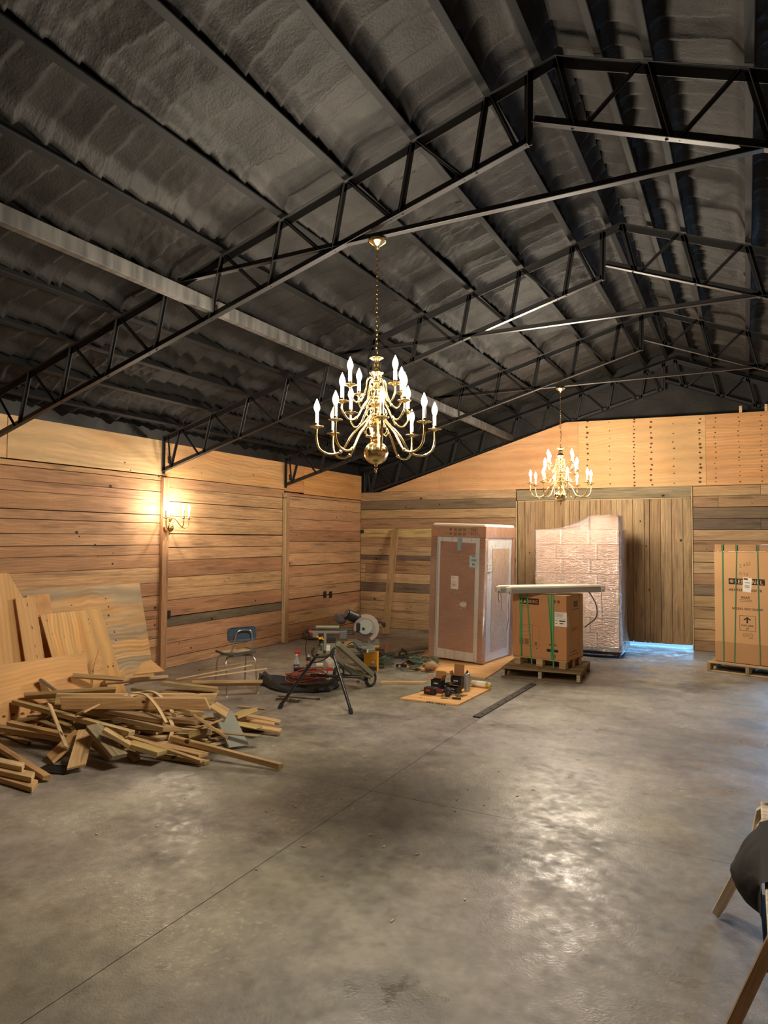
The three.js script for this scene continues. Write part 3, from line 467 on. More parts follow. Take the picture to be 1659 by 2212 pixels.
  sticker(.115, .18, -.035, 1.07, (g, w, h) => { g.fillStyle = '#e8dcd2'; g.fillRect(0, 0, w, h); g.fillStyle = '#6a5a52'; for (const [y, q] of [[14, 30], [28, 44], [90, 70], [120, 84], [132, 84], [140, 60], [150, 80]]) g.fillRect(16, y, q, 5); }, 'paper_label');
  sticker(.115, .155, .24, 1.37, (g, w, h) => { g.fillStyle = '#a9c8cc'; g.fillRect(0, 0, w, h); g.fillStyle = '#33423f'; g.fillRect(34, 8, 60, 12); for (let i = 0; i < 22; i++) g.fillRect(24 + i * 4, 48, 2 + (i * 7 % 3), 34); g.fillRect(44, 112, 44, 32); }, 'paper_label');
  part('tape_strip', mv(cbox(.055, .17, .002, .0005), .02, 1.60, D / 2 - .003), mat({ color: col(120, 160, 176), roughness: .4 }), c);
  const [lg, lm] = printedFace(.20, .12, canvasTex(200, 120, (g, w, h) => { g.fillStyle = '#ddd6c8'; g.fillRect(0, 0, w, h); g.fillStyle = '#4a4a44'; g.fillRect(10, 12, 28, 92); g.strokeStyle = '#2b2b2b'; g.lineWidth = 4; g.beginPath(); g.moveTo(80, 20); g.lineTo(140, 96); g.stroke(); g.fillRect(100, 30, 40, 10); g.fillRect(86, 76, 20, 20); g.fillStyle = '#2e6b46'; g.fillRect(166, 0, 34, h); g.fillStyle = '#dfe8df'; for (const y of [14, 50, 84]) { g.fillRect(174, y, 18, 5); g.fillRect(174, y + 12, 18, 5); g.fillRect(180, y, 5, 16); } })); part('paper_label', mv(lg.rotateY(Math.PI / 2), W / 2 + .006, 1.30, D / 2 - .14), lm, c);
  const fm = film(.024, .10, 2.7); part('stretch_film', filmWrap(W + .006, D + .006, .02, H + .01, 3, .022), fm, c);
}
// lower old pallet, block pallet and strapped carton -----------------------------------
function stringerPallet(name, label, pos, turn, W, D, H, mats, nTop) {
  const p = thing(name, label, 'pallet', pos, turn), r = RNG(31 + Math.round(W * 100)), b = (nm, w, h, d, x, y, z, m) => part(nm, mv(cbox(w, h, d, .003, r() * 3, Math.floor(r() * 8) * .2 + .01), x, y, z), m ?? mats[Math.floor(r() * mats.length)], p);
  const t = .018, dw = D / nTop;
  for (let i = 0; i < nTop; i++) b('deck_board', W, t, dw * .8, 0, H - t / 2, -D / 2 + dw * (i + .5));
  for (const x of [-W / 2 + .025, 0, W / 2 - .025]) { const s = new THREE.Shape(); const y0 = t, y1 = H - t - .001, hD = D / 2; s.moveTo(-hD, y0); s.lineTo(-hD * .72, y0); s.lineTo(-hD * .62, y0 + .04); s.lineTo(-hD * .32, y0 + .04); s.lineTo(-hD * .24, y0); s.lineTo(hD * .24, y0); s.lineTo(hD * .32, y0 + .04); s.lineTo(hD * .62, y0 + .04); s.lineTo(hD * .72, y0); s.lineTo(hD, y0); s.lineTo(hD, y1); s.lineTo(-hD, y1); const g = new THREE.ExtrudeGeometry(s, { depth: .04, bevelEnabled: false }); g.rotateY(-Math.PI / 2); mv(g, x + .02, 0, 0); part('stringer', g, mats[1 % mats.length], p); }
  for (const z of [-D / 2 + .05, 0, D / 2 - .05]) b('bottom_board', W, t, .09, 0, t / 2, z);
  return p;
}
{
  const lp = stringerPallet('pallet', 'old weathered pallet on the floor under the strapped carton', [-2.255, .001, -8.70], .075, .95, .93, .122, palletOld, 8);
  for (const x of [-.45, 0, .45]) part('label_stack', mv(merge(...[0, 1, 2, 3].map(i => cbox(.042, .016, .004, .001).translate(0, -.03 + i * .02, 0))), x, .06, .468), mat({ color: col(176, 166, 146), roughness: .7 }), lp);
  const a = -.165, W = .72, D = .53, H = .79, cx = -2.29 + .5 * D * -Math.sin(a), cz = -8.455 - .5 * D * Math.cos(a), at = (dx) => [cx, 0, cz];
  const bp = thing('block_pallet', 'small pale block pallet between the old pallet and the strapped carton', 'pallet', [cx, .124, cz], a);
  for (let i = 0; i < 3; i++) for (let k = 0; k < 3; k++) part('block', mv(cbox(.085, .088, .085, .003, i, k * .2), -.30 + i * .30, .044, -D / 2 + .05 + k * (D / 2 - .05)), woodPallet[(i + k) % 3], bp);
  for (let k = 0; k < 3; k++) part('deck_board', mv(cbox(W, .016, .10, .002, k, k * .2), 0, .0965, -D / 2 + .055 + k * (D / 2 - .055)), woodPallet[k], bp);
  const c = thing('strapped_carton', 'brown appliance carton with a black name bar and doubled green straps', 'carton', [cx, .2295, cz], a);
  part('carton_body', mv(cbox(W, H, D, .004), 0, H / 2, 0), card([190, 136, 90]), c);
  const front = canvasTex(760, 900, (g, w, h) => {
    cardBg(g, w, h, '#b98456'); g.fillStyle = ink; g.fillRect(95, 60, 285, 88); g.fillStyle = '#b98456'; g.font = 'bold 60px sans-serif'; g.fillText('BERG', 214, 127); g.beginPath(); g.moveTo(152, 128); g.lineTo(178, 78); g.lineTo(204, 128); g.fill(); g.fillRect(112, 100, 24, 26);
    g.fillStyle = 'rgba(42,33,27,.7)'; for (let i = 0; i < 9; i++) if (i !== 5) g.fillRect(100 + i * 17, 164, 12, 10); g.fillRect(100, 190, 150, 5);
    for (const x of [600, 655]) { g.beginPath(); g.arc(x, 85, 20, 0, 7); g.fill(); g.fillStyle = '#b98456'; g.fillRect(x - 10, 82, 20, 5); g.fillStyle = 'rgba(42,33,27,.7)'; g.fillRect(x - 14, 112, 28, 5); }
    g.strokeStyle = 'rgba(70,44,26,.7)'; g.lineWidth = 3; g.beginPath(); g.moveTo(100, 448); g.lineTo(290, 438); g.lineTo(382, 456); g.lineTo(382, 740); g.lineTo(100, 740); g.closePath(); g.moveTo(290, 438); g.lineTo(290, 740); g.moveTo(100, 545); g.lineTo(240, 545); g.moveTo(100, 600); g.lineTo(240, 600); g.moveTo(130, 470); g.lineTo(262, 470); g.lineTo(225, 540); g.stroke(); g.fillStyle = 'rgba(90,58,36,.55)'; for (const x of [100, 175]) g.fillRect(x, 640, 58, 82); g.fillRect(318, 680, 40, 48); g.fillStyle = ink; g.beginPath(); g.arc(350, 768, 8, 0, 7); g.fill();
    for (let i = 0; i < 6; i++) g.fillRect(522 + i * 18, 688, 13, 20); g.beginPath(); g.roundRect(486, 758, 166, 40, 18); g.fill(); g.fillStyle = 'rgba(90,58,36,.6)'; g.fillRect(546, 828, 70, 50);
  });
  const [fg, fm] = printedFace(W - .008, H - .008, front, {}); part('front_print', mv(fg, 0, H / 2, D / 2 + .0006), fm, c);
  const side = canvasTex(420, 640, (g, w, h) => { cardBg(g, w, h, '#b98456'); g.fillStyle = 'rgba(42,30,24,.55)'; g.fillRect(170, 60, 110, 64); g.fillRect(150, 140, 150, 10); g.fillRect(130, 330, 150, 8); g.fillRect(130, 350, 120, 8); g.fillRect(60, 560, 200, 8); g.fillRect(60, 590, 240, 8); });
  const [sg, sm] = printedFace(D - .008, H - .008, side, {}); part('side_print', mv(sg.rotateY(Math.PI / 2), W / 2 + .0006, H / 2, 0), sm, c);
  const [tg, tm] = printedFace(.155, .175, canvasTex(160, 180, (g, w, h) => { g.fillStyle = '#ece4d6'; g.fillRect(0, 0, w, h); g.fillStyle = '#5a5048'; for (let i = 0; i < 6; i++) g.fillRect(8, 10 + i * 10, 120 - i % 3 * 16, 3); g.fillRect(8, 82, 146, 3); g.fillStyle = '#2a2420'; g.fillRect(60, 104, 80, 14); g.fillRect(66, 136, 50, 12); g.fillRect(8, 108, 34, 6); g.fillRect(8, 140, 30, 6); }), { roughness: .6 }); part('paper_label', mv(tg, .285, .50, D / 2 + .0012), tm, c);
  const [tg2, tm2] = printedFace(.05, .12, canvasTex(64, 150, (g, w, h) => { g.fillStyle = '#d8d0c4'; g.fillRect(0, 0, w, h); g.fillStyle = '#3a342e'; for (let i = 0; i < 12; i++) g.fillRect(8, 8 + i * 11, 46, 3 + i % 3 * 2); })); part('paper_label', mv(tg2.rotateY(Math.PI / 2), W / 2 + .0012, .47, D / 2 - .03), tm2, c);
  const green = phys({ color: col(52, 150, 92), roughness: .32, clearcoat: .4 });
  // straps: over the top, down the faces and under the pallet deck
  const strap = (x0, x1, y1) => part('strap', merge(bar(V(x0, H + .002, D / 2 + .003), V(x1, y1, D / 2 + .003), .0015, .017, V(0, 0, 1)), mv(cbox(.017, .0015, D + .006, .0003), x0, H + .0025, 0)), green, c);
  strap(-.262, -.235, -.0); strap(-.228, -.232, -.0); strap(-.16, -.095, -.09); strap(.125, .185, 0); strap(.165, .168, 0); strap(.195, .19, -.10);
  const sstrap = (z) => part('strap', merge(mv(cbox(.0015, H, .017, .0003), W / 2 + .003, H / 2, z), mv(cbox(W + .006, .0015, .017, .0003), 0, H + .0022, z)), green, c);
  sstrap(.12); sstrap(-.16);
  // two fluorescent fixtures lying on the carton
  const whiteMetal = mat({ color: col(200, 196, 182), roughness: .4 }), tubeMat = phys({ color: col(235, 226, 200), roughness: .25, clearcoat: .5 }), galv = mat({ color: col(150, 148, 140), roughness: .45, metalness: .5 });
  const dir = .50; // turn of the fixtures
  const fixture = (x, z, label, L) => {
    const f = thing('strip_light', label, 'light fixture', [x, 1.042, z], dir); f.rotation.order = 'YXZ'; f.rotation.z = .024;
    part('channel', merge(mv(cbox(L, .058, .10, .004), 0, .029, 0)), galv, f);
    for (const zz of [-.028, .028]) part('tube', mv(cyl(.0165, .0165, L - .05, 14).rotateZ(Math.PI / 2), 0, .075, zz), tubeMat, f);
    for (const s of [-1, 1]) { const e = part('end_cap', mv(rbox(.05, .075, .106, .008), s * (L / 2 - .02), .040, 0), whiteMetal, f); part('knockout', mv(cyl(.008, .008, .002, 12).rotateX(Math.PI / 2), s * (L / 2 - .02), .022, .054), blackPlastic, e); }
    return f;
  };
  const f1 = fixture(-2.265, -8.60, 'rear fluorescent strip fixture lying on the strapped carton', 1.20), f2 = fixture(-2.105, -8.535, 'front fluorescent strip fixture lying on the strapped carton', 1.20);
  const cordM = mat({ color: col(38, 26, 22), roughness: .6 }), cordO = mat({ color: col(150, 92, 44), roughness: .6 });
  part('pull_cord', tube([[-.575, .02, .055], [-.59, -.06, .06], [-.575, -.12, .06]], .004, 12, 6), cordM, f1);
  part('bead_chain', tube([[-.555, .0, .058], [-.553, -.1, .058], [-.556, -.22, .058]], .003, 12, 5), mat({ color: col(96, 78, 62), roughness: .4, metalness: .6 }), f1);
  part('pull_cord', tube([[-.585, .02, .058], [-.595, -.12, .06], [-.60, -.30, .06], [-.63, -.45, .06]], .004, 16, 6), cordO, f2);
  part('bead_chain', tube([[-.565, .0, .058], [-.562, -.15, .06], [-.565, -.40, .06]], .003, 12, 5), mat({ color: col(110, 66, 40), roughness: .5 }), f2);
  part('power_cord', tube([[.40, .03, -.055], [.47, -.05, -.07], [.53, -.18, -.07], [.52, -.32, -.06], [.43, -.40, -.06], [.37, -.44, -.05]], .0065, 30, 7), blackPlastic, f2);
  part('bead_chain', tube([[.58, .0, -.02], [.582, -.2, -.02], [.58, -.38, -.02]], .003, 12, 5), cordM, f2);
}
// film-wrapped load of cartons on a blue pallet ------------------------------------------
{
  const W = 1.20, D = .66, g = thing('wrapped_pallet_load', 'tall stack of cartons in silvery stretch film on a blue pallet', 'pallet load', [-2.235, 0, -10.62], .04), r = RNG(77);
  const blue = mat({ color: col(32, 70, 140), roughness: .7 }), blk = phys({ color: new THREE.Color().setRGB(.01, .01, .012), roughness: .3 });
  for (let i = 0; i < 5; i++) part('deck_board', mv(cbox(W, .018, .10, .002), 0, .122, -D / 2 + .05 + i * (D - .1) / 4), blue, g);
  for (let i = 0; i < 3; i++) for (let k = 0; k < 3; k++) part('pallet_block', mv(cbox(.12, .09, .10, .003), -W / 2 + .06 + i * (W - .12) / 2, .066, -D / 2 + .05 + k * (D / 2 - .05)), blue, g);
  for (let i = 0; i < 3; i++) part('bottom_board', mv(cbox(W, .018, .09, .002), 0, .010, -D / 2 + .05 + i * (D / 2 - .05)), blue, g);
  const tex = [0, 1].map(k => canvasTex(256, 128, (c, w, h) => { cardBg(c, w, h, '#be9166'); c.strokeStyle = 'rgba(60,38,26,.6)'; c.fillStyle = 'rgba(60,38,26,.6)'; c.lineWidth = 2; if (k) { c.strokeRect(110, 40, 26, 46); c.beginPath(); c.moveTo(112, 24); c.lineTo(122, 40); c.lineTo(136, 22); c.moveTo(104, 92); c.lineTo(144, 92); c.stroke(); c.fillRect(16, 92, 44, 3); c.fillRect(16, 100, 50, 3); } else { for (let i = 0; i < 7; i++) c.fillRect(40, 24 + i * 10, 60, 3); c.fillRect(30, 62, 150, 2); c.fillRect(50, 100, 44, 6); } }));
  const cm = [[196, 151, 106], [190, 144, 100], [200, 156, 110]].map(c => card(c)), cp = tex.map(t => mat({ map: t, roughness: .8 })), tapeM = mat({ color: col(226, 214, 190), roughness: .5 });
  const y0 = .133, LH = .214;
  for (let l = 0; l < 8; l++) {
    const n = l % 2 ? 3 : 4, shift = (r() - .5) * .02, sx = (r() - .5) * .012; // alternate bond
    for (let i = 0; i < n; i++) for (let k = 0; k < 2; k++) {
      const w = W / n - .0012, x = -W / 2 + (i + .5) * W / n + shift * (l > 4 ? 1 : .4) + sx, z = (k - .5) * D / 2, cb = part('carton', mv(cbox(w, LH - .0015, D / 2 - .006, .0015, r()), x, y0 + l * LH + LH / 2, z + (r() - .5) * .008), cm[Math.floor(r() * 3)], g);
      if (k) { const pg = new THREE.PlaneGeometry(w - .004, LH - .005); part('carton_print', mv(pg, x, y0 + l * LH + LH / 2, z + D / 4 + .0035), cp[l % 2], cb); if (l % 2 || i === 2) part('tape_strip', mv(cbox(.010, LH - .006, .0012, .0003), x + w * .42, y0 + l * LH + LH / 2, z + D / 4 + .0045), tapeM, cb); }
    }
  }
  const topY = y0 + 8 * LH;
  part('top_carton', mv(cbox(.40, .215, .42, .005), .385, topY + .108, .02), cm[1], g);
  const fm = film(.03, .12, 4.2), wrap = filmWrap(W + .03, D + .03, .10, topY + .01, 9, .030, .05); part('stretch_film', wrap, fm, g);
  // film drawn over the top carton and sloping down to the far end
  { const P = [], U = [], I = [], n = 40, m = 14, prof = (t) => { const x = lerp(-W / 2 - .01, W / 2 + .005, t), yy = x < -.12 ? topY + .012 + .02 * sstep(-.6, -.12, x) : x < .17 ? lerp(topY + .032, topY + .222, Math.pow(sstep(-.20, .20, x), 1.2)) : x < .592 ? topY + .222 : topY + .01; return [x, yy]; };
    for (let j = 0; j <= m; j++) for (let i = 0; i <= n; i++) { const [x, y] = prof(i / n), z = lerp(-D / 2, D / 2, j / m), edge = sstep(0, .12, Math.min(j / m, 1 - j / m)); P.push(x, lerp(Math.min(y, topY + .03 + (y - topY) * .82), y, edge) + .008 * (fbm(x * 12, z * 12, 3, 2) - .5), z); U.push(x, z); }
    for (let j = 0; j < m; j++) for (let i = 0; i < n; i++) { const a = j * (n + 1) + i; I.push(a, a + n + 1, a + 1, a + 1, a + n + 1, a + n + 2); }
    const q = new THREE.BufferGeometry(); q.setAttribute('position', new THREE.Float32BufferAttribute(P, 3)); q.setAttribute('uv', new THREE.Float32BufferAttribute(U, 2)); q.setIndex(I); q.computeVertexNormals(); part('stretch_film', q, fm, g); }
  { const tw = filmWrap(.425, .445, topY - .005, topY + .225, 31, .02); part('stretch_film', mv(tw, .385, 0, .02), fm, g);
    for (const z of [.245, -.20]) { const q = new THREE.BufferGeometry(), P = [], U = [], I = [], n = 24, m = 10; for (let j = 0; j <= m; j++) for (let i = 0; i <= n; i++) { const x = lerp(-.50, .175, i / n), hi = topY + .012 + .205 * Math.pow(i / n, 2.2), y = lerp(topY + .004, hi, j / m); P.push(x, y, z + .05 * (1 - i / n) * Math.sign(z) + .012 * (fbm(i * .5, j * .35, 3, 2) - .5)); U.push(x, y); } for (let j = 0; j < m; j++) for (let i = 0; i < n; i++) { const a = j * (n + 1) + i; I.push(a, a + 1, a + n + 1, a + 1, a + n + 2, a + n + 1); } q.setAttribute('position', new THREE.Float32BufferAttribute(P, 3)); q.setAttribute('uv', new THREE.Float32BufferAttribute(U, 2)); q.setIndex(I); q.computeVertexNormals(); part('stretch_film', q, fm, g); } }
  part('film_skirt', (() => { const q = filmWrap(W + .02, D + .02, .035, .15, 21, .05, .02); return q; })(), blk, g);
}
// strapped carton on a pallet at the edge of the frame --------------------------------
{
  const a = -.24, W = .77, D = .62, H = 1.53, cx = -.376 + W / 2 * Math.cos(a) + D / 2 * -Math.sin(a), cz = -10.007 - W / 2 * Math.sin(a) - D / 2 * Math.cos(a);
  stringerPallet('pallet', 'clean pallet under the tall printed carton', [cx + .02, .001, cz - .0], a, .96, .86, .125, woodPallet, 7);
  const c = thing('tall_carton', 'tall tan carton with a black name bar and thin green straps', 'carton', [cx, .128, cz], a);
  part('carton_body', mv(cbox(W, H - .10, D, .005), 0, (H - .10) / 2, 0), card([206, 160, 108]), c);
  const tx = canvasTex(814, 1620, (g, w, h) => { // lettering laid out as on the carton face
    cardBg(g, w, h, '#cfa06e'); g.translate(-320, -270);
    g.fillStyle = '#b98a5c'; g.fillRect(320, 1600, 814, 300); g.strokeStyle = 'rgba(60,45,35,.65)'; g.lineWidth = 4; g.font = 'italic 62px sans-serif'; g.fillStyle = 'rgba(70,55,42,.75)'; g.save(); g.translate(640, 500); g.rotate(-.35); g.fillText('Z 452', 0, 0); g.restore(); g.save(); g.translate(620, 600); g.rotate(.1); g.fillText('1/15', 0, 0); g.restore();
    g.fillStyle = '#241a15'; g.fillRect(500, 655, 452, 88); g.fillStyle = '#cfa06e'; g.font = 'bold 78px sans-serif'; g.textBaseline = 'alphabetic'; g.save(); g.translate(572, 728); g.scale(.98, 1); g.fillText('SENTINEL', 0, 0, 370); g.restore(); g.fillStyle = '#a8896c'; g.beginPath(); g.arc(538, 698, 26, 0, 7); g.fill(); g.fillStyle = '#cfa06e'; g.font = '16px sans-serif'; g.fillText('TM', 926, 680);
    g.fillStyle = ink; g.font = 'bold 50px sans-serif'; g.fillText('HEATER PROOFER', 498, 842, 450); g.font = 'bold 44px sans-serif'; g.fillText('REAR', 655, 946, 118); g.fillRect(636, 962, 156, 5); g.fillRect(636, 984, 156, 5); g.font = 'bold 42px sans-serif'; g.fillText('MODEL RHC1836HP', 538, 1112, 400);
    g.strokeStyle = '#4a3424'; g.lineWidth = 5; g.strokeRect(634, 1195, 195, 216); g.lineWidth = 20; g.strokeStyle = ink; g.beginPath(); g.moveTo(728, 1302); g.lineTo(728, 1232); g.stroke(); g.lineWidth = 16; g.beginPath(); g.moveTo(686, 1256); g.lineTo(728, 1222); g.lineTo(770, 1256); g.stroke(); g.font = 'bold 36px sans-serif'; g.fillText('THIS SIDE', 652, 1350, 154); g.fillText('UP', 708, 1392, 42);
    g.lineWidth = 5; g.strokeStyle = 'rgba(74,52,36,.8)'; for (const x of [698, 767]) { g.beginPath(); g.arc(x, 1475, 27, 0, 7); g.stroke(); } g.font = 'bold 20px sans-serif'; g.fillStyle = 'rgba(74,52,36,.9)'; g.fillText('NSF', 680, 1482); g.fillText('UL', 756, 1482); g.fillRect(740, 1516, 58, 6);
  });
  const [fg, fm] = printedFace(W - .01, H - .115, tx); part('front_print', mv(fg, 0, (H - .10) / 2, D / 2 + .0007), fm, c);
  // lid flaps with torn edge
  const lid = card([198, 150, 100]);
  for (const [x0, x1] of [[-.38, -.29], [-.27, -.118], [-.102, .122], [.138, .38]]) part('lid_flap', mv(rbox(x1 - x0, .088, D - .01, .012), (x0 + x1) / 2, H - .052, 0), lid, c);
  const torn = []; const tr = RNG(3); for (let i = 0; i < 26; i++) torn.push(mv(cbox(.03 + tr() * .03, .004 + tr() * .008, .006, .001), -.365 + i * .0285, H - .099 + tr() * .004, D / 2 + .001)); part('torn_edge', merge(torn), mat({ color: col(240, 222, 190), roughness: .9 }), c);
  const gs = phys({ color: col(70, 140, 98), roughness: .22, clearcoat: .6 });
  const strap = (x0, x1, w) => part('strap', merge(bar(V(x0, H - .005, D / 2 + .004), V(x1, -.002, D / 2 + .006), .0015, w, V(0, 0, 1)), mv(cbox(w, .0015, D + .01, .0003), x0, H - .006, 0)), gs, c);
  strap(-.281, -.284, .014); strap(-.11, -.157, .011); strap(.13, .141, .011); strap(.315, .295, .013);
  const [tg, tm] = printedFace(.13, .185, canvasTex(128, 182, (g, w, h) => { g.fillStyle = '#efe8da'; g.fillRect(0, 0, w, h); g.fillStyle = '#4c443c'; g.fillRect(8, 10, 60, 22); for (const y of [60, 66, 96, 106, 116, 124]) g.fillRect(30, y, 70, 4); }), { roughness: .6 }); tg.rotateZ(-.09); tg.scale(.78, 1, 1); part('paper_label', mv(tg, .006, 1.01, D / 2 + .0015), tm, c);
}
// ---------------------------------------------------------------- plywood offcuts against the side wall
function leaning(name, w, h, t, m, label, base, top, along) { // sheet: base and top midpoints, `along` = horizontal direction of its lower edge
  const up = V(...top).sub(V(...base)).normalize(), x = V(...along).normalize(), z = new THREE.Vector3().crossVectors(x, up).normalize(), y = new THREE.Vector3().crossVectors(z, x).normalize();
  const g = typeof w === 'number' ? cbox(w, h, t, .0015) : slab(w, t, .0008); if (typeof w === 'number') mv(g, 0, h / 2, 0); else mv(g, 0, 0, -t / 2);
  const p = g.attributes.position, s = g.attributes.uv; let x0 = 1e9, x1 = -1e9, y0 = 1e9, y1 = -1e9; for (let i = 0; i < p.count; i++) { x0 = Math.min(x0, p.getX(i)); x1 = Math.max(x1, p.getX(i)); y0 = Math.min(y0, p.getY(i)); y1 = Math.max(y1, p.getY(i)); } for (let i = 0; i < p.count; i++) s.setXY(i, (p.getX(i) - x0) / (x1 - x0), (p.getY(i) - y0) / (y1 - y0));
  const o = single(name, g, m, label, 'plywood', 'plywood pieces leaning on the side wall'); o.quaternion.setFromRotationMatrix(new THREE.Matrix4().makeBasis(x, y, z)); o.position.set(...base); return o;
}
const AL = [0, 0, -1]; // the wall runs away from the camera
leaning('plywood_sheet', 1.9, 1.16, .015, ply(plyWeather, [246, 234, 214]), 'big grey-streaked plywood sheet flat against the side wall behind the others', [XL + .36, .012, -5.10], [XL + .075, 1.13, -5.10], AL);
leaning('plywood_offcut', [[-.55, 0], [.14, 0], [.14, 1.10], [.02, 1.36], [-.55, 1.36]], 0, .014, ply(plyTex(201, [1, .85, .64], { flow: 0, size: 512, contrast: .9 }), [255, 238, 210]), 'tall plywood offcut with a slanted corner at the edge of the frame', [XL + .46, .012, -4.30], [XL + .12, 1.34, -4.30], AL);
leaning('plywood_offcut', .21, 1.12, .014, ply(plyTex(211, [1, .85, .65], { flow: 0, size: 512, contrast: .6, knots: [[.55, .93, .02], [.6, .55, .016], [.62, .46, .016], [.6, .72, .02]], sx: .8, sy: 1.2 }), [252, 234, 206]), 'narrow upright plywood strip with three small knots', [XL + .56, .012, -4.43], [XL + .23, 1.11, -4.39], AL);
leaning('plywood_offcut', .26, 1.13, .014, ply(plyOrange, [244, 220, 190]), 'reddish narrow plywood strip half hidden beside the knotted one', [XL + .46, .012, -4.64], [XL + .13, 1.13, -4.60], AL);
leaning('plywood_offcut', .74, .99, .014, ply(plyVert, [255, 232, 190]), 'square plywood panel with a row of knots leaning in front of the big sheet', [XL + .72, .012, -4.94], [XL + .24, .98, -4.99], AL);
leaning('plywood_offcut', 1.25, .56, .014, ply(plyRow, [255, 236, 208]), 'low plain plywood panel with a line of dark knots behind the scrap heap', [XL + 1.06, .04, -3.98], [XL + .86, .57, -4.01], [.06, 0, -1]);
leaning('plywood_offcut', [[-.11, 0], [.11, 0], [.10, .58], [.02, .44]], 0, .012, ply(plyClean, [255, 236, 206]), 'jagged small plywood scrap standing behind the heap', [-5.72, .012, -4.78], [-5.97, .56, -4.80], [.2, 0, -1]);
leaning('plywood_offcut', [[-.16, 0], [.14, .02], [.02, .19], [-.07, .15]], 0, .012, ply(plyClean, [255, 236, 206]), 'flat angular plywood scrap propped on the back of the heap', [-5.30, .33, -5.02], [-5.50, .48, -5.10], [.6, 0, -.8]);
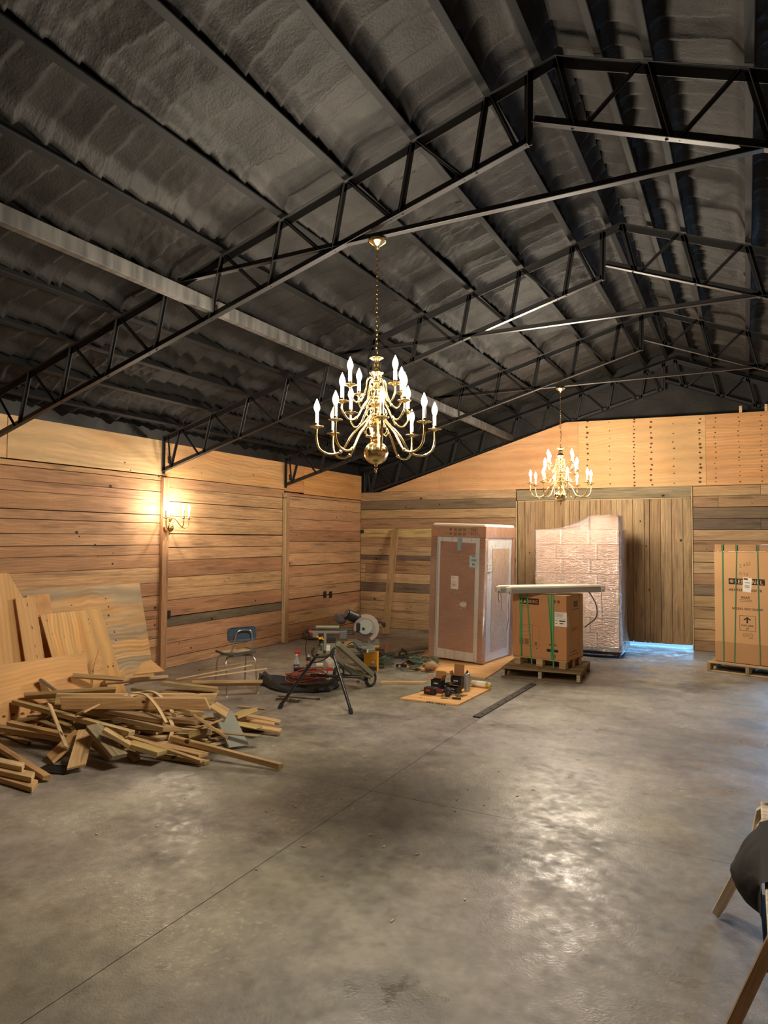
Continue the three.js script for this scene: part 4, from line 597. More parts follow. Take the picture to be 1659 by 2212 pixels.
// ---------------------------------------------------------------- heap of scrap boards
const PILE = [
  [-4.5113, 0.016, -5.4328, -4.2275, 0.009, -5.5047, 0.03, 0.01, 0.0, "n3", "slender reddish lath lying apart between heap and saw stand"],
  [-5.3922, 0.034, -3.4618, -4.2858, 0.034, -3.1517, 0.05, 0.035, 0.0, "n3", "lone square stick on the concrete in front of the heap"],
  [-3.9956, 0.031, -4.8521, -3.7548, 0.019, -4.9011, 0.07, 0.03, 0.0, "o0", "lowest of three pointed boards at the tip of the heap"],
  [-4.0078, 0.028, -3.8927, -3.5773, 0.018, -3.9687, 0.05, 0.03, 0.0, "o2", "low stick on the concrete at the very front of the scrap heap"],
  [-4.2654, 0.051, -3.8197, -4.0836, 0.021, -3.7598, 0.06, 0.035, 0.0, "o1", "stubby offcut poking out between two boards at the front of the heap"],
  [-4.08, 0.058, -4.929, -3.7575, 0.018, -5.04, 0.07, 0.03, 0.0, "n3", "middle of three pointed boards at the tip of the heap"],
  [-4.095, 0.062, -5.0507, -3.792, 0.012, -5.1675, 0.08, 0.02, 0.0, "n1", "pointed pale board at the far tip of the heap"],
  [-5.6393, 0.109, -3.5846, -4.7525, 0.089, -3.6937, 0.07, 0.035, 0.0, "o0", "long pale board along the floor at the side of the heap"],
  [-3.8655, 0.022, -4.2216, -3.8067, 0.012, -4.5832, 0.035, 0.02, 0.0, "n2", "thin pale lath under the metal flashing"],
  [-4.6361, 0.101, -3.7796, -4.3204, 0.021, -3.7188, 0.09, 0.035, 0.0, "o1", "short brown offcut beside the grey leaning board"],
  [-4.3833, 0.103, -3.9409, -3.6303, 0.053, -4.0103, 0.11, 0.03, 0.0, "n1", "flat pale board with an angled end at the front of the scrap heap"],
  [-4.0015, 0.13, -4.0174, -3.0169, 0.032, -4.1302, 0.04, 0.04, 0.0, "n3", "long square stick with a dark end reaching far out over the concrete"],
  [-4.3013, 0.133, -3.8669, -3.5799, 0.043, -3.9123, 0.035, 0.02, 0.0, "n1", "thin lath beside the flat pale board at the front of the heap"],
  [-4.1646, 0.134, -3.7457, -3.8764, 0.084, -3.8098, 0.12, 0.035, 6.0, "o2", "brown board end under the flat pale board"],
  [-5.3377, 0.181, -3.5552, -4.712, 0.121, -3.6866, 0.06, 0.03, 0.0, "n3", "reddish board between the laths and the knotty orange board"],
  [-4.6329, 0.174, -3.6903, -4.635, 0.02, -3.3999, 0.14, 0.018, 0.0, "n3", "knotty orange board slanting onto the black grate"],
  [-4.5659, 0.198, -3.6873, -4.2531, 0.044, -3.3513, 0.12, 0.02, 0.0, "n1", "clean orange board standing out towards the camera from the heap"],
  [-3.9311, 0.11, -4.1652, -3.812, 0.16, -4.234, 0.14, 0.05, 25.0, "o2", "split olive chunk at the foot of the bark-edged slab"],
  [-5.6779, 0.25, -3.8443, -4.0691, 0.23, -3.7016, 0.09, 0.035, 12.0, "o0", "long weathered board running down across the front of the scrap heap"],
  [-4.4076, 0.264, -3.6158, -4.0602, 0.094, -3.5726, 0.12, 0.035, 0.0, "g0", "grey board leaning down the near side of the scrap heap"],
  [-4.2283, 0.274, -3.5594, -4.0535, 0.154, -3.667, 0.07, 0.03, 0.0, "o0", "short pale block-ended stick leaning off the near side of the heap"],
  [-3.9177, 0.242, -4.231, -3.6257, 0.162, -4.1839, 0.16, 0.02, 35.0, "n3", "curved orange bark-edged slab on the tip side of the heap"],
  [-5.4401, 0.149, -3.6875, -5.2109, 0.199, -3.8116, 0.08, 0.02, 0.0, "o1", "short brown board propped on the laths at the side of the heap"],
  [-4.2706, 0.173, -4.3044, -4.048, 0.153, -4.4159, 0.09, 0.03, 0.0, "n1", "short orange board in the hollow of the heap"],
  [-4.5054, 0.167, -4.6289, -4.2747, 0.147, -4.6261, 0.12, 0.03, 10.0, "o2", "olive board stub behind the triangular offcut"],
  [-4.0042, 0.123, -4.7421, -3.9494, 0.153, -4.9676, 0.12, 0.035, 10.0, "o2", "olive block of wood resting on the metal flashing"],
  [-4.1107, 0.261, -4.5952, -3.9061, 0.181, -4.6089, 0.14, 0.012, 0.0, "n3", "triangular orange offcut beside the metal flashing"],
  [-6.2032, 0.077, -3.9395, -5.6687, 0.087, -4.1927, 0.05, 0.03, 0.0, "n4", "orange lath running out of the frame from the heap"],
  [-5.3532, 0.249, -3.9932, -3.9664, 0.189, -4.0293, 0.14, 0.035, 10.0, "o1", "long wide board with a skewed end in the middle of the scrap heap"],
  [-4.8167, 0.285, -3.9384, -4.1209, 0.235, -4.084, 0.1, 0.035, 0.0, "o3", "dark brown board in the middle of the scrap heap behind the wide one"],
  [-3.9611, 0.149, -4.2582, -3.8682, 0.189, -4.4726, 0.02, 0.012, 0.0, "n3", "narrow stick crossing the metal flashing"],
  [-5.2955, 0.092, -5.3825, -4.8521, 0.022, -5.3696, 0.1, 0.035, 0.0, "o1", "board stub below the square-ended orange board"],
  [-4.9311, 0.353, -3.7288, -3.9486, 0.323, -4.4037, 0.09, 0.05, 90.0, "n3", "orange-toned two-by-four just under the long level one on the scrap heap"],
  [-5.1485, 0.173, -5.4415, -4.5936, 0.153, -5.9188, 0.1, 0.035, 30.0, "n3", "stout board with a slanted cut end reaching towards the black tool bag"],
  [-5.2931, 0.119, -5.1756, -4.8233, 0.099, -5.4861, 0.12, 0.03, 0.0, "n4", "orange board with a square end beneath the broad yellowish board"],
  [-4.9266, 0.227, -4.3394, -4.4989, 0.207, -4.4452, 0.12, 0.03, 0.0, "o0", "tan board behind the curved strips"],
  [-5.6619, 0.285, -3.9186, -5.0253, 0.325, -4.3821, 0.12, 0.03, 30.0, "o0", "broad tan board running back under the short wide board"],
  [-4.6237, 0.317, -3.6621, -4.6641, 0.337, -3.8491, 0.09, 0.015, 20.0, "n3", "chip of orange veneer on the wide board"],
  [-5.3409, 0.197, -5.2319, -4.7442, 0.157, -5.4227, 0.16, 0.035, 8.0, "o0", "broad yellowish board below the white strips on the scrap heap"],
  [-5.2098, 0.322, -3.886, -4.1938, 0.262, -4.7543, 0.09, 0.04, 90.0, "n0", "long pale two-by-four lying level across the top of the scrap heap"],
  [-4.9052, 0.374, -3.6067, -4.5435, 0.114, -3.4953, 0.05, 0.01, 40.0, "n2", "splintered yellow slat standing across the front of the heap"],
  [-5.2211, 0.248, -4.7497, -4.9248, 0.238, -4.7684, 0.1, 0.03, 0.0, "g0", "grey stub of board on top of the heap"],
  [-5.2045, 0.225, -5.3008, -4.672, 0.265, -6.0967, 0.03, 0.015, 10.0, "n2", "lower and longer of two thin white strips pointing at the chair"],
  [-5.1859, 0.246, -5.2556, -4.7403, 0.326, -5.9264, 0.035, 0.012, 10.0, "n2", "upper of two thin white strips pointing at the chair"],
  [-4.6331, 0.353, -4.1176, -4.6796, 0.353, -4.2891, 0.05, 0.02, 0.0, "n2", "small white-wood block on the long level two-by-four"],
  [-5.6906, 0.403, -4.0845, -5.5265, 0.243, -4.2061, 0.1, 0.025, 15.0, "g1", "grey weathered board leaning against the plywood offcut"],
  [-5.7269, 0.238, -4.8082, -5.4757, 0.208, -5.4159, 0.14, 0.035, 18.0, "n0", "short wide board with a bright sawn end on the back of the scrap heap"],
  [-5.6617, 0.385, -4.397, -5.3266, 0.325, -4.7304, 0.1, 0.035, 20.0, "o0", "olive-brown board stub sticking up behind the scrap heap"]
];
const BURIED = [
  [-4.8378, 0.015, -4.2244, -4.4316, 0.0245, -4.2065, 0.046, 0.024, 1.2, "o3"],
  [-5.7392, 0.012, -3.7348, -5.1762, 0.0127, -3.6505, 0.068, 0.013, 3.7, "o1"],
  [-4.7499, 0.018, -4.4799, -4.6273, 0.0403, -4.7061, 0.032, 0.027, -4.4, "o1"],
  [-3.9381, 0.0328, -4.1585, -3.921, 0.012, -4.6613, 0.067, 0.018, 1.2, "o1"],
  [-4.4947, 0.0222, -4.3462, -4.5108, 0.015, -4.5719, 0.098, 0.021, -1.6, "g0"],
  [-5.1523, 0.051, -4.4093, -4.6045, 0.045, -4.454, 0.082, 0.012, 4.1, "n0"],
  [-4.8934, 0.06, -4.2366, -4.4999, 0.0698, -4.5454, 0.066, 0.012, -5.3, "n4"],
  [-4.9558, 0.078, -4.2154, -4.2734, 0.0958, -4.1702, 0.059, 0.022, -3.0, "n2"],
  [-5.1153, 0.087, -4.4719, -4.2498, 0.1021, -4.5611, 0.096, 0.025, -3.7, "n0"],
  [-4.9919, 0.123, -4.6271, -4.4404, 0.1314, -4.5241, 0.095, 0.025, -2.5, "n1"],
  [-5.4128, 0.0434, -4.0787, -4.7199, 0.033, -4.3142, 0.092, 0.012, 4.3, "n4"],
  [-4.852, 0.1238, -3.9255, -4.7509, 0.099, -4.3635, 0.064, 0.01, -5.4, "o3"],
  [-4.186, 0.063, -4.4837, -3.9908, 0.0861, -4.9003, 0.072, 0.026, 3.0, "o1"],
  [-5.0707, 0.131, -4.2841, -4.6727, 0.114, -4.4298, 0.073, 0.016, 2.2, "n2"],
  [-4.4179, 0.1123, -4.2519, -3.4819, 0.105, -4.4619, 0.053, 0.011, -2.2, "g0"],
  [-4.5862, 0.0432, -4.3434, -4.1375, 0.036, -4.4107, 0.069, 0.01, -4.8, "o0"],
  [-5.4396, 0.0685, -3.9846, -5.2544, 0.045, -4.5451, 0.095, 0.016, -0.1, "o2"],
  [-5.0134, 0.1477, -4.1004, -4.583, 0.141, -4.4345, 0.042, 0.026, 4.0, "g0"],
  [-5.1585, 0.015, -4.087, -4.5044, 0.0321, -3.9682, 0.06, 0.02, -2.9, "o2"],
  [-4.6359, 0.0734, -4.2817, -4.0597, 0.051, -4.4122, 0.064, 0.017, -4.5, "o0"],
  [-4.6831, 0.0227, -4.3176, -4.1429, 0.009, -4.2891, 0.048, 0.011, 0.5, "n4"],
  [-5.6138, 0.165, -4.0952, -4.7169, 0.1784, -4.0836, 0.074, 0.015, -0.1, "o1"],
  [-4.3983, 0.063, -3.9573, -3.9462, 0.081, -4.4842, 0.09, 0.022, 0.6, "n0"],
  [-5.9742, 0.012, -4.3753, -5.1592, 0.0301, -4.2424, 0.039, 0.015, 1.2, "n1"],
  [-5.0344, 0.0223, -4.4922, -4.676, 0.012, -4.4184, 0.054, 0.018, -1.7, "o1"],
  [-4.4469, 0.0488, -4.165, -3.9174, 0.045, -4.3328, 0.051, 0.013, 3.5, "n0"],
  [-5.5171, 0.078, -4.2296, -4.9657, 0.0971, -4.1854, 0.07, 0.023, 3.6, "o0"],
  [-4.3938, 0.012, -4.3929, -4.2998, 0.0168, -4.6483, 0.038, 0.019, 0.9, "o1"],
  [-4.6029, 0.1346, -4.1233, -4.2448, 0.126, -4.2578, 0.073, 0.01, 0.4, "o1"],
  [-5.4341, 0.1118, -4.38, -4.9915, 0.111, -4.4655, 0.048, 0.011, -0.7, "o1"],
  [-5.0305, 0.045, -4.0467, -4.5664, 0.0508, -4.131, 0.063, 0.021, 2.5, "o0"],
  [-5.3019, 0.147, -4.4971, -4.5164, 0.1565, -4.6113, 0.047, 0.018, 0.2, "o0"],
  [-5.1699, 0.1869, -4.3215, -4.8456, 0.168, -4.2525, 0.048, 0.012, 3.8, "o1"],
  [-4.784, 0.063, -4.4569, -4.5792, 0.0858, -4.733, 0.065, 0.014, 3.7, "n3"],
  [-5.5178, 0.0125, -3.9227, -5.1623, 0.012, -3.8264, 0.066, 0.017, 0.2, "o0"],
  [-4.2478, 0.015, -4.5715, -3.9326, 0.036, -4.5545, 0.055, 0.01, 0.3, "o3"],
  [-4.3659, 0.1312, -4.3458, -3.767, 0.123, -4.3684, 0.056, 0.012, -4.9, "o1"],
  [-4.624, 0.039, -4.5906, -4.2859, 0.0441, -4.5011, 0.098, 0.012, -4.2, "o3"],
  [-4.9636, 0.1459, -3.8829, -4.4146, 0.135, -4.4215, 0.055, 0.021, 0.8, "g0"],
  [-5.1635, 0.099, -4.3714, -4.8683, 0.1206, -4.4324, 0.04, 0.026, -1.7, "n4"],
  [-5.5834, 0.105, -4.1493, -5.0415, 0.1252, -4.1816, 0.065, 0.027, -2.3, "o3"],
  [-4.8632, 0.1869, -4.3429, -4.7427, 0.168, -4.7103, 0.078, 0.013, 5.3, "n1"],
  [-4.9157, 0.0153, -4.1602, -3.8888, 0.009, -4.0448, 0.028, 0.013, -1.9, "o1"],
  [-5.3938, 0.1616, -4.1875, -4.9783, 0.153, -4.1789, 0.038, 0.02, 5.6, "o1"],
  [-5.4891, 0.186, -3.8697, -5.316, 0.1946, -4.3374, 0.083, 0.019, 2.0, "n0"],
  [-4.4233, 0.018, -4.7892, -4.0664, 0.0362, -4.7401, 0.095, 0.021, 4.8, "o1"],
  [-4.939, 0.072, -4.048, -4.4737, 0.0848, -3.974, 0.062, 0.019, 5.5, "n2"],
  [-4.2292, 0.0786, -4.297, -3.9111, 0.075, -4.6668, 0.065, 0.018, -2.9, "o2"],
  [-4.0877, 0.015, -4.2639, -4.0459, 0.0181, -4.5266, 0.044, 0.022, -0.5, "o1"],
  [-5.4311, 0.087, -3.7747, -5.3792, 0.092, -4.0594, 0.053, 0.018, 0.6, "o0"],
  [-5.3601, 0.0788, -3.7178, -5.1988, 0.069, -4.1077, 0.086, 0.022, 3.7, "o3"],
  [-5.3164, 0.012, -4.0345, -4.5901, 0.0319, -3.8667, 0.068, 0.013, 2.5, "n4"],
  [-5.3491, 0.039, -3.8677, -4.9027, 0.0448, -3.973, 0.028, 0.018, -3.1, "o3"],
  [-5.7339, 0.012, -3.9922, -5.3519, 0.0185, -3.9771, 0.029, 0.015, -3.1, "n1"],
  [-4.7558, 0.0614, -4.1691, -4.3816, 0.039, -4.2856, 0.041, 0.013, 2.4, "n1"],
  [-5.6396, 0.012, -4.397, -4.9775, 0.0262, -4.3162, 0.049, 0.018, -2.8, "n3"],
  [-4.198, 0.036, -4.651, -3.8326, 0.0571, -4.57, 0.026, 0.012, 2.4, "o0"],
  [-4.301, 0.1334, -4.4206, -4.1556, 0.117, -4.6862, 0.046, 0.012, -1.9, "o1"],
  [-5.2115, 0.063, -4.303, -4.8843, 0.0824, -4.2982, 0.071, 0.01, -4.8, "n3"],
  [-4.6082, 0.1033, -4.7038, -3.6616, 0.096, -4.6804, 0.092, 0.009, -3.4, "o2"],
  [-5.6172, 0.1161, -3.9404, -4.8252, 0.102, -3.7587, 0.054, 0.02, 0.1, "o0"],
  [-5.5192, 0.03, -3.7104, -4.9916, 0.0545, -3.8313, 0.039, 0.01, -3.4, "n3"],
  [-5.4791, 0.009, -4.1345, -5.1132, 0.0105, -4.2428, 0.054, 0.011, 2.5, "g0"],
  [-5.4209, 0.1737, -4.3263, -4.9798, 0.15, -4.2368, 0.044, 0.014, 3.4, "o0"],
  [-5.4177, 0.1186, -3.9838, -4.9061, 0.111, -3.8493, 0.056, 0.026, 4.5, "o2"],
  [-4.7405, 0.096, -4.0771, -4.492, 0.1138, -4.2683, 0.042, 0.01, -2.3, "n1"],
  [-4.7084, 0.171, -4.1971, -4.659, 0.1811, -4.721, 0.037, 0.021, 1.4, "o0"],
  [-5.4668, 0.1391, -3.8881, -5.4406, 0.123, -4.1042, 0.047, 0.017, -0.5, "o1"],
  [-4.3629, 0.066, -4.545, -4.3243, 0.0828, -4.8056, 0.043, 0.02, -0.5, "o1"],
  [-5.5692, 0.1611, -4.4027, -4.7417, 0.144, -4.425, 0.096, 0.016, -3.4, "g0"],
  [-5.4265, 0.084, -4.3597, -4.9614, 0.0994, -4.2806, 0.06, 0.022, -0.7, "o3"],
  [-5.0323, 0.1414, -3.9312, -4.5154, 0.123, -4.4043, 0.044, 0.011, -2.6, "n0"],
  [-5.1619, 0.0797, -3.8485, -4.9779, 0.066, -4.1176, 0.064, 0.013, -1.9, "n1"],
  [-4.5478, 0.15, -4.0652, -4.3288, 0.162, -4.4788, 0.077, 0.01, 2.1, "n3"],
  [-4.896, 0.063, -4.4616, -4.5546, 0.085, -4.845, 0.041, 0.011, -3.5, "o1"],
  [-5.3806, 0.1581, -3.7955, -5.3554, 0.135, -4.1036, 0.056, 0.017, 4.9, "n1"],
  [-5.0169, 0.168, -4.3591, -4.898, 0.1806, -4.5656, 0.033, 0.019, 0.9, "n3"],
  [-5.3833, 0.1391, -4.2197, -5.0704, 0.12, -4.5844, 0.026, 0.009, -2.2, "o1"],
  [-4.7332, 0.0902, -4.4107, -4.3922, 0.075, -4.4087, 0.026, 0.02, 3.6, "o3"],
  [-5.0614, 0.189, -4.1458, -4.9364, 0.2055, -4.5119, 0.086, 0.012, -3.2, "o0"],
  [-5.5694, 0.2177, -4.0922, -5.102, 0.216, -4.7386, 0.094, 0.012, -3.9, "o0"],
  [-5.2375, 0.1872, -4.2426, -5.1975, 0.171, -4.5185, 0.05, 0.01, 1.1, "o1"],
  [-5.1979, 0.2018, -4.0945, -5.1848, 0.189, -4.7492, 0.029, 0.01, -4.2, "n0"],
  [-5.6154, 0.1915, -4.2559, -5.4523, 0.18, -4.4404, 0.045, 0.011, -0.6, "o1"],
  [-4.5954, 0.0664, -4.538, -4.4286, 0.054, -4.7754, 0.032, 0.019, 3.1, "o2"],
  [-5.5483, 0.1476, -3.997, -5.2989, 0.123, -4.5689, 0.034, 0.017, -0.3, "n4"],
  [-5.4935, 0.0509, -4.0797, -5.4119, 0.039, -4.4887, 0.051, 0.019, -1.2, "n0"],
  [-3.9627, 0.0607, -4.7959, -3.5486, 0.039, -4.8513, 0.097, 0.019, 1.6, "n1"],
  [-5.6306, 0.195, -3.9791, -5.485, 0.2011, -4.3468, 0.048, 0.011, -2.6, "o0"],
  [-5.3924, 0.084, -4.1288, -5.0251, 0.1004, -4.0732, 0.03, 0.01, -4.0, "g0"],
  [-4.5319, 0.1278, -4.0807, -3.888, 0.123, -4.3081, 0.04, 0.026, 4.2, "n0"],
  [-4.9166, 0.087, -4.5756, -4.5492, 0.0954, -4.5945, 0.025, 0.01, 1.1, "o1"],
  [-5.5696, 0.042, -4.0311, -5.4896, 0.0451, -4.4214, 0.032, 0.02, -2.0, "o3"],
  [-4.7536, 0.075, -4.0976, -4.4332, 0.0914, -4.064, 0.076, 0.018, -5.4, "o2"],
  [-5.6198, 0.2065, -4.4158, -5.2664, 0.183, -4.5031, 0.069, 0.012, 2.2, "n1"],
  [-4.4127, 0.081, -4.2269, -4.352, 0.0922, -4.4528, 0.041, 0.014, 2.1, "o1"]
];
const woodOf = { n: newWood, o: oldWood, g: greyWood };
const hr2 = RNG(404);
// irregular board end: shear or point the last vertices
function scrapGeo(L, w, t, cut) { const g = cbox(L, t, w, .0022, hr2() * 3, Math.floor(hr2() * 8) * .2 + .01), p = g.attributes.position, k = Math.min(Math.abs(cut), .35 * L / w), q = Math.sign(cut); for (let i = 0; i < p.count; i++) { const x = p.getX(i), z = p.getZ(i) / w; if (x > L * .25) p.setX(i, x - k * w * (.5 - q * z)); else if (x < -L * .25) p.setX(i, x + k * .3 * w * (.5 + q * z)); } g.computeVertexNormals(); return g; }
function laid(o, a, b, roll) { const d = b.clone().sub(a).normalize(), up = V(0, 1, 0), z0 = new THREE.Vector3().crossVectors(d, up).normalize(), y0 = new THREE.Vector3().crossVectors(z0, d), c = Math.cos(roll), s = Math.sin(roll), z = z0.clone().multiplyScalar(c).addScaledVector(y0, s), y = y0.clone().multiplyScalar(c).addScaledVector(z0, -s); o.quaternion.setFromRotationMatrix(new THREE.Matrix4().makeBasis(d, y, z)); o.position.copy(a).add(b).multiplyScalar(.5); return o; }
for (const [x0, y0, z0, x1, y1, z1, w, t, roll, m, label] of [...PILE, ...BURIED]) {
  const a = V(x0, y0, z0), b = V(x1, y1, z1), buried = !label;
  laid(single('scrap_board', scrapGeo(a.distanceTo(b), w, t, (hr2() - .5) * (buried ? 1.6 : 1.1)), woodOf[m[0]][+m[1]], label ?? { n: 'pale orange scrap piece buried among the others inside the heap', o: 'dull tan scrap piece buried among the others inside the heap', g: 'weathered grey scrap piece buried inside the heap' }[m[0]], 'board', buried ? 'buried boards of the scrap heap' : 'boards of the scrap heap'), a, b, roll * Math.PI / 180);
}
// curved strips, flashing, plastic grate and splinters
const strip = (name, pts, w, t, m, label, cat) => { const c = new THREE.CatmullRomCurve3(pts.map(p => V(...p))), n = 20, P = [], I = [], U = []; for (let i = 0; i <= n; i++) { const q = c.getPoint(i / n), tn = c.getTangent(i / n), s = new THREE.Vector3().crossVectors(tn, V(0, 1, 0)).normalize(), up = new THREE.Vector3().crossVectors(s, tn); for (const [a, b] of [[-1, -1], [1, -1], [1, 1], [-1, 1]]) { const v = q.clone().addScaledVector(s, a * w / 2).addScaledVector(up, b * t / 2); P.push(v.x, v.y, v.z); U.push(i / n, .05 + (a + 1) * .03); } } for (let i = 0; i < n; i++) for (let k = 0; k < 4; k++) { const a = i * 4 + k, b = i * 4 + (k + 1) % 4; I.push(a, b, a + 4, b, b + 4, a + 4); } I.push(0, 2, 1, 0, 3, 2, n * 4, n * 4 + 1, n * 4 + 2, n * 4, n * 4 + 2, n * 4 + 3); const g = new THREE.BufferGeometry(); g.setAttribute('position', new THREE.Float32BufferAttribute(P, 3)); g.setAttribute('uv', new THREE.Float32BufferAttribute(U, 2)); g.setIndex(I); return single(name, toCreasedNormals(g, .6), m, label, cat); };
strip('wood_strip', [[-4.839, 0.316, -4.421], [-4.6, 0.346, -4.401], [-4.381, 0.286, -4.342], [-4.233, 0.206, -4.283]], .03, .008, newWood[2], 'upper of two curved pale wood strips bowing over the scrap heap', 'strip');
strip('wood_strip', [[-4.627, 0.378, -4.155], [-4.396, 0.403, -4.113], [-4.2, 0.338, -4.058], [-4.063, 0.238, -4.025]], .026, .008, newWood[0], 'lower of two curved pale wood strips bowing over the scrap heap', 'strip');
strip('wood_strip', [[-4.245, 0.191, -4.245], [-4.154, 0.151, -4.184], [-4.103, 0.081, -4.103], [-4.092, 0.026, -4.042]], .028, .008, newWood[2], 'short curved strip dropping down the near end of the scrap heap', 'strip');
{ // folded metal flashing
  const s = thing('metal_flashing', 'bent grey sheet metal flashing sliding off the scrap heap', 'flashing', [0, 0, 0]), m = mat({ color: col(168, 172, 160), roughness: .38, metalness: .35 });
  const a = V(-4.051, .181, -4.672), b = V(-3.629, .024, -4.38), d = b.clone().sub(a).normalize();
  const across = new THREE.Vector3().crossVectors(d, V(0, 1, 0)).normalize(); part('sheet', bar(a, b, .168, .003, across, .001), m, s); const off = across.clone().multiplyScalar(.082); part('folded_edge', bar(a.clone().add(off), b.clone().add(off), .003, .034, across, .001), m, s);
}
{
  const s = thing('floor_grate', 'black slotted plastic grate on the floor under the knotty board', 'grate', [-4.46, .002, -3.35], .35), m = blackPlastic;
  part('frame', merge(mv(cbox(.26, .012, .012, .002), 0, .006, -.075), mv(cbox(.26, .012, .012, .002), 0, .006, .075), mv(cbox(.012, .012, .16, .002), -.125, .006, 0), mv(cbox(.012, .012, .16, .002), .125, .006, 0)), m, s);
  for (let i = 0; i < 12; i++) part('slat', mv(cbox(.007, .009, .146, .001), -.11 + i * .02, .0055, 0), m, s);
}
// boards lying apart at the edge of the frame
for (const [x0, y, z0, x1, z1, w, t, m, lab] of [[-5.20, .021, -3.06, -4.20, -3.03, .11, .035, 3, 'lowest of three short boards stacked at the edge of the frame'], [-5.20, .058, -3.02, -4.28, -3.07, .09, .035, 0, 'middle of three short boards stacked at the edge of the frame'], [-5.20, .094, -3.05, -4.44, -3.10, .07, .035, 2, 'topmost of three short boards stacked at the edge of the frame']]) laid(single('loose_board', scrapGeo(Math.hypot(x1 - x0, z1 - z0), w, t, .9), newWood[m], lab, 'board', 'stacked boards at the frame edge'), V(x0, y, z0), V(x1, y, z1), 0);
laid(single('loose_board', scrapGeo(.56, .075, .022, -.9), newWood[1], 'single pale board with one slanted end beside the saw stand wheel', 'board'), V(-3.84, .012, -7.14), V(-3.31, .012, -7.42), 0);
laid(single('loose_board', scrapGeo(2.05, .14, .03, 0), wood(col(196, 164, 122)), 'long weathered board leaning on the far wall beside the wrapped cabinet', 'board'), V(-5.665, .03, -10.78), V(-5.885, 1.86, -11.575), .30);
laid(single('loose_board', scrapGeo(1.1, .05, .015, .3), oldWood[1], 'thin dark lath on the floor along the side wall behind the chair', 'board'), V(-6.2, .009, -6.7), V(-5.95, .009, -7.75), 0);
// splinters and sawdust chips on the concrete
{ const gs = []; for (let i = 0; i < 46; i++) { const L = .008 + hr2() * .03; gs.push(cbox(L, .004, .005 + hr2() * .008, .001).rotateY(hr2() * 6).translate(lerp(-1.25, -.6, hr2()), .0022, lerp(-9.9, -8.7, hr2() * hr2()))); } for (let i = 0; i < 40; i++) { const L = .008 + hr2() * .02, x = lerp(-3.4, -1.0, hr2()), z = lerp(-6.2, -2.6, hr2()); gs.push(cbox(L, .004, .005 + hr2() * .006, .001).rotateY(hr2() * 6).translate(x, .0022, z)); } const o = single('wood_chips', merge(gs), mat({ color: col(206, 186, 146), roughness: .9 }), 'pale wood chips scattered over the concrete floor', 'debris'); o.userData.kind = 'stuff'; }
